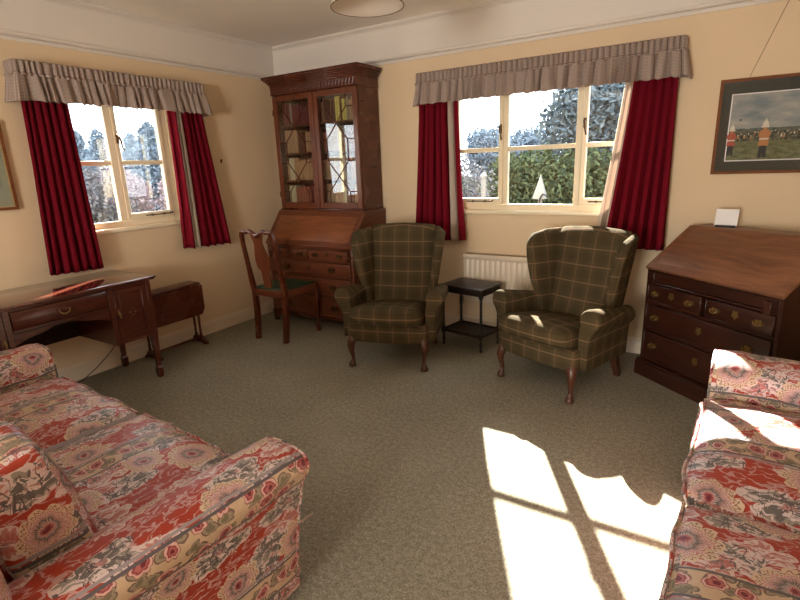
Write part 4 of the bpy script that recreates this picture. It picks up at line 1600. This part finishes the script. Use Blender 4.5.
# ------------------------------------------------------------------ writing desk
t = thing('writing_desk', 'polished mahogany writing desk below the left window', 'desk', (0, 0, 0))
D0, D1 = -3.150, -1.985             # carcass ends in y
xf, xb = 0.545, 0.045
g = G()
g.box(0.022, 0.575, D0 - 0.035, D1 + 0.035, 0.746, 0.762, 0.005, seg=2)
g.box(0.030, 0.567, D0 - 0.025, D1 + 0.025, 0.736, 0.747, 0.004)
g.done('desktop', m_desktop, t, swap=True)
PW = 0.305
Tface = Matrix(((0, -1, 0, xf), (1, 0, 0, 0), (0, 0, 1, 0), (0, 0, 0, 1)))   # local x -> room y, local -y -> room +x
peds = ((D1 - PW, D1, 'right'), (D0, D0 + PW, 'left'))
for p0, p1, sd in peds:
    g = G()
    zb_ = 0.335
    g.box(xb, xf, p0, p0 + 0.016, zb_, 0.737, 0.002); g.box(xb, xf, p1 - 0.016, p1, zb_, 0.737, 0.002)
    g.box(xb + 0.001, xf - 0.016, p0 + 0.015, p1 - 0.015, zb_ + 0.001, zb_ + 0.016); g.box(xb + 0.001, xb + 0.012, p0 + 0.015, p1 - 0.015, zb_ + 0.001, 0.736)
    g.box(xf - 0.015, xf + 0.001, p0 + 0.001, p0 + 0.035, zb_ + 0.001, 0.736, 0.002); g.box(xf - 0.015, xf + 0.001, p1 - 0.035, p1 - 0.001, zb_ + 0.001, 0.736, 0.002)
    g.box(xf - 0.014, xf + 0.0005, p0 + 0.035, p1 - 0.035, zb_ + 0.001, zb_ + 0.028, 0.002); g.box(xf - 0.014, xf + 0.0005, p0 + 0.035, p1 - 0.035, 0.715, 0.736, 0.002)
    g.done('pedestal', m_desk, t)
    g = G()
    a, b, c, d = p0 + 0.037, p1 - 0.037, zb_ + 0.030, 0.713
    e = 0.036
    g.box(xf - 0.016, xf + 0.002, a, a + e, c, d, 0.002); g.box(xf - 0.016, xf + 0.002, b - e, b, c, d, 0.002)
    g.box(xf - 0.015, xf + 0.0015, a + e, b - e, c, c + e, 0.002); g.box(xf - 0.015, xf + 0.0015, a + e, b - e, d - e, d, 0.002)
    g.box(xf - 0.014, xf - 0.008, a + e, b - e, c + e, d - e)
    for q in ((a + e, a + e + 0.006, c + e, d - e), (b - e - 0.006, b - e, c + e, d - e)):
        g.box(xf - 0.010, xf + 0.001, q[0], q[1], q[2], q[3], 0.002)
    for q in ((c + e, c + e + 0.006), (d - e - 0.006, d - e)):
        g.box(xf - 0.010, xf + 0.001, a + e, b - e, q[0], q[1], 0.002)
    dr = g.done('door', m_desk, t)
    hy = a + 0.016 if sd == 'right' else b - 0.016
    g = G()
    g.prism([(hy + 0.007 * math.cos(q) * (1 + 0.25 * math.cos(4 * q)), 0.555 + 0.020 * math.sin(q) * (1 + 0.2 * math.cos(4 * q))) for q in [2 * PI * i / 20 for i in range(20)]], xf + 0.0015, xf + 0.005, 'x')
    g.tube([(xf + 0.004, hy, 0.560), (xf + 0.016, hy, 0.558), (xf + 0.020, hy, 0.54), (xf + 0.016, hy, 0.522)], [0.004, 0.004, 0.005, 0.006], 8)
    g.done('handle', m_brassb, dr)
    # inlaid spray on the door panel
    g = G()
    cy, cz = (a + b) / 2, (c + d) / 2
    for i in range(6):
        q = 2 * PI * i / 6
        g.prism([(cy + 0.018 * math.cos(q) + 0.010 * math.cos(w_ + q), cz + 0.026 * math.sin(q) + 0.008 * math.sin(w_)) for w_ in [2 * PI * k_ / 10 for k_ in range(10)]], xf - 0.0085, xf - 0.0074, 'x')
    g.done('inlay', m_mahog_l, dr)
ky0, ky1 = D0 + PW, D1 - PW
g = G()
g.box(xf - 0.30, xf, ky0, ky1, 0.598, 0.608, 0.002)
g.box(xf - 0.016, xf + 0.004, ky0, ky1, 0.592, 0.612, 0.004)
g.box(xf - 0.016, xf, ky0, ky1, 0.722, 0.737, 0.002)
g.done('drawer_rail', m_desk, t)
g = G()
ap = []
for i in range(41):
    f = i / 40
    s_ = min(f, 1 - f) * 2
    zz = 0.515 + 0.055 * (0.5 - 0.5 * math.cos(PI * min(1, s_ * 1.6))) + 0.010 * math.sin(s_ * 9)
    ap.append((ky0 + (ky1 - ky0) * f, zz))
g.prism([(ky0, 0.595)] + ap + [(ky1, 0.595)], xf - 0.030, xf - 0.016, 'x')
g.done('apron', m_desk, t)
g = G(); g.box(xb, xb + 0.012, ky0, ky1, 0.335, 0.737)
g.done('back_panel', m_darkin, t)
dw = G()
dw.box(xf - 0.012, xf + 0.004, ky0 + 0.004, ky1 - 0.004, 0.614, 0.720, 0.003, seg=2)
dw = dw.done('drawer', m_desk, t)
hd_ = handle(dw, 0, 0, 0, m_brassb, 0.085, 'handle', False)
hd_.matrix_local = Matrix.Translation((xf + 0.005, (ky0 + ky1) / 2, 0.668)) @ Matrix.Rotation(R(90), 4, 'Z')
for y in (D0 + 0.024, D1 - 0.024):
    for x in (xf - 0.022, xb + 0.024):
        g = G()
        g.tube([(x, y, 0.345), (x, y, 0.085)], [0.021, 0.0135], sq=True)
        g.tube([(x, y, 0.088), (x, y, 0.075), (x, y, 0.015), (x, y, 0.0)], [0.0135, 0.0195, 0.018, 0.013], sq=True)
        g.done('leg', m_desk, t, 20)

g = G()
pts = [(0.035, -2.02, 0.20), (0.04, -2.10, 0.13), (0.06, -2.22, 0.06), (0.09, -2.35, 0.012), (0.12, -2.50, 0.006), (0.16, -2.70, 0.006), (0.2, -2.95, 0.006)]
g.tube(pts, 0.0035, 8)
tag(g.done('power_cable', m_cord), 'thin dark cable trailing along the skirting under the desk', 'cable')


# ------------------------------------------------------------------ garden
def foliage(g, r_, n, cx, cy, cz, rx, ry, rz, size, shell=0.55, mask=None):
    vs, fs = [], []
    for i in range(n):
        while True:
            p = Vector((r_.uniform(-1, 1), r_.uniform(-1, 1), r_.uniform(-1, 1)))
            l = p.length
            if l <= 1 and l > shell * r_.random() ** 0.5:
                break
        k_ = 1 + 0.22 * noise.noise(p * 2.3 + Vector((cx, cy, cz)))
        c = Vector((cx + p.x * rx * k_, cy + p.y * ry * k_, cz + p.z * rz * k_))
        a = Vector((r_.gauss(0, 1), r_.gauss(0, 1), r_.gauss(0, 1))).normalized()
        b = a.orthogonal().normalized()
        s_ = size * r_.uniform(0.6, 1.3)
        k0 = len(vs)
        vs += [c - a * s_, c + b * s_ * 0.45, c + a * s_, c - b * s_ * 0.45]
        fs.append([k0, k0 + 1, k0 + 2, k0 + 3])
    g.add(vs, fs)
    return g


lawn = G(); lawn.box(-40, 40, -6.5, 60, -0.55, -0.40)
lw = lawn.done('ground', leafmat('winter_grass', (0.010, 0.015, 0.007), (0.018, 0.023, 0.011)))
struct(lw)
LEAF = {'hedge': leafmat('hedge_leaf', (0.026, 0.042, 0.030), (0.095, 0.115, 0.058)),
        'grey': leafmat('winter_twig', (0.100, 0.106, 0.122), (0.18, 0.175, 0.19)),
        'ever': leafmat('hazed_evergreen_leaf', (0.060, 0.085, 0.105), (0.150, 0.180, 0.198)),  # blue veil of the hazy panes mixed into the leaf colour
        'far': leafmat('hazed_distant_leaf', (0.120, 0.160, 0.205), (0.190, 0.230, 0.270)),  # pale bluish haze over the trees is put into this colour
        'pink': leafmat('pink_twig', (0.180, 0.155, 0.168), (0.31, 0.25, 0.262))}
m_weather = plain('weathered_white', (0.20, 0.20, 0.20), 0.8, 0.1)
m_bark = plain('bark', (0.03, 0.024, 0.018), 0.9, 0.1, var=0.3)


def plant(name, label, cat, x, y, h, rx, ry, leafkey, n, size, seed, trunk=0.3, group=None, cone=False, blobs=6):
    r_ = random.Random(seed)
    t = thing(name, label, cat, (x, y, -0.40), 0, group)
    g = G()
    zc = trunk + (h - trunk) / 2
    if cone:
        for i in range(7):
            f = i / 6
            k_ = 1 - 0.72 * f ** 2.2
            foliage(g, r_, int(n / 7 * (0.4 + k_)), 0, 0, trunk + (h - trunk) * (0.08 + 0.88 * f), rx * k_, ry * k_, (h - trunk) * 0.13, size, 0.3)
    else:
        foliage(g, r_, n // 2, 0, 0, zc, rx * 0.8, ry * 0.8, (h - trunk) * 0.44, size)
        for i in range(blobs):
            a = 2 * PI * i / blobs + r_.uniform(-0.4, 0.4)
            q = r_.uniform(0.35, 0.6)
            foliage(g, r_, n // 2 // blobs, rx * q * math.cos(a), ry * q * math.sin(a), zc + (h - trunk) * r_.uniform(-0.3, 0.34), rx * 0.42, ry * 0.42, (h - trunk) * 0.2, size)
    g.done('foliage', LEAF[leafkey], t, 180)
    g = G()
    g.tube([(0, 0, -0.05), (0.02, 0, h * 0.3), (0, 0.02, h * 0.72)], [0.05 + 0.02 * h, 0.04 + 0.012 * h, 0.015], 8)
    for i in range(5):
        a = i * 1.3
        g.tube([(0, 0, h * (0.25 + 0.08 * i)), (rx * 0.4 * math.cos(a), ry * 0.4 * math.sin(a), h * (0.42 + 0.08 * i))], [0.02 + 0.006 * h, 0.008], 6)
    g.done('trunk', m_bark, t)
    return t


# clipped hedge behind the back window
r_ = random.Random(5)
t = thing('hedge', 'dense green hedge filling the lower panes of the back window', 'hedge', (1.2, 5.6, -0.4))
g = G()
for i in range(9):
    foliage(g, r_, 2600, -0.7 + i * 0.52, 0, 0.98 + 0.05 * math.sin(i * 1.9), 0.55, 0.5, 1.08 + 0.05 * math.sin(i * 2.3), 0.05, 0.75)
    foliage(g, r_, 700, -0.7 + i * 0.52, 0.1, 0.95, 0.5, 0.25, 1.0, 0.12, 0.0)
g.done('foliage', LEAF['hedge'], t, 180)
g = G()
for i in range(9):
    g.tube([(-0.7 + i * 0.52, 0, -0.05), (-0.68 + i * 0.52, 0.03, 1.2)], [0.03, 0.012], 6)
g.done('stems', m_bark, t)
r_ = random.Random(6)
t = thing('shrub', 'grey leafless shrub in the lower left pane of the back window', 'shrub', (-0.15, 4.62, -0.4), 0, None)
g = G()
foliage(g, r_, 6500, 0, 0, 0.93, 0.75, 0.34, 1.05, 0.035, 0.3)
g.done('foliage', LEAF['grey'], t, 180)
g = G()
for i in range(7):
    g.tube([(0.02 * i, 0, -0.05), (-0.45 + 0.15 * i, 0.05, 1.3)], [0.02, 0.006], 6)
g.done('stems', m_bark, t)
plant('tree', 'evergreen tree filling the right panes of the back window', 'tree', 1.95, 7.4, 4.9, 1.55, 1.3, 'ever', 12000, 0.075, 12, 0.5)
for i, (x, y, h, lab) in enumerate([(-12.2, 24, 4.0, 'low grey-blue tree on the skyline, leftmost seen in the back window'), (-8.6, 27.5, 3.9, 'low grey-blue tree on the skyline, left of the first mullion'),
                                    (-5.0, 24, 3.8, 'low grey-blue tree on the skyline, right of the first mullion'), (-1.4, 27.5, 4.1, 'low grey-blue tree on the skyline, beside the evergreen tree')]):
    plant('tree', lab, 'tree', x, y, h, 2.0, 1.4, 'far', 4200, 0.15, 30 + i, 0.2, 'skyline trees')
g = G()
g.tube([(0, 0, -0.05), (0, 0, 1.62)], 0.045, 10)
g.lathe([(0.055, 1.60), (0.06, 1.63), (0.03, 1.67), (0.001, 1.70)], 12)
o = g.done('garden_post', m_weather); o.location = (0.62, 3.95, -0.4)
tag(o, 'pale post in the garden seen through the lower left pane', 'post')
t = thing('garden_ornament', 'white pointed ornament with dark hook before the hedge', 'ornament', (1.81, 3.1, -0.4))
G().lathe([(0.10, 1.33), (0.095, 1.36), (0.05, 1.50), (0.003, 1.66)], 16).done('cone', m_weather, t)
G().tube([(0.02, -0.11, 1.22), (0.03, -0.11, 1.34), (0.07, -0.115, 1.40), (0.12, -0.115, 1.38), (0.13, -0.11, 1.35)], 0.012, 8).done('hook', m_iron, t)
G().tube([(0, 0, -0.05), (0, 0, 1.34)], 0.03, 10).done('pole', m_weather, t)

# garden beyond the left window
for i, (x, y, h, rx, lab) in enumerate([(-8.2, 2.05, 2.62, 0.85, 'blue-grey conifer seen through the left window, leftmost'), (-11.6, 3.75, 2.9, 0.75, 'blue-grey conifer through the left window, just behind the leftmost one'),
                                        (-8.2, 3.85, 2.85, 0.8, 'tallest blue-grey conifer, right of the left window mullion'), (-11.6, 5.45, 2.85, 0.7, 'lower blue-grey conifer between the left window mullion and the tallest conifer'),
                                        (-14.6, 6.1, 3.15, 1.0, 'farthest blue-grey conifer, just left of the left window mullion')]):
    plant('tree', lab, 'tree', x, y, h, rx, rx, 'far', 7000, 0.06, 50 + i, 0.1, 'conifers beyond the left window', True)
for i, (x, y, h, rx, key, lab) in enumerate([(-4.5, 0.35, 2.0, 0.75, 'grey', 'grey twiggy shrub in the lower left pane of the left window'), (-5.9, 1.55, 2.15, 0.85, 'pink', 'pinkish twiggy shrub in the lower panes of the left window'),
                                             (-4.5, 2.0, 2.0, 0.8, 'pink', 'pinkish twiggy shrub at the right of the left window')]):
    plant('shrub', lab, 'shrub', x, y, h, rx, 0.7, key, 7000, 0.04, 70 + i, 0.05, 'garden shrubs')
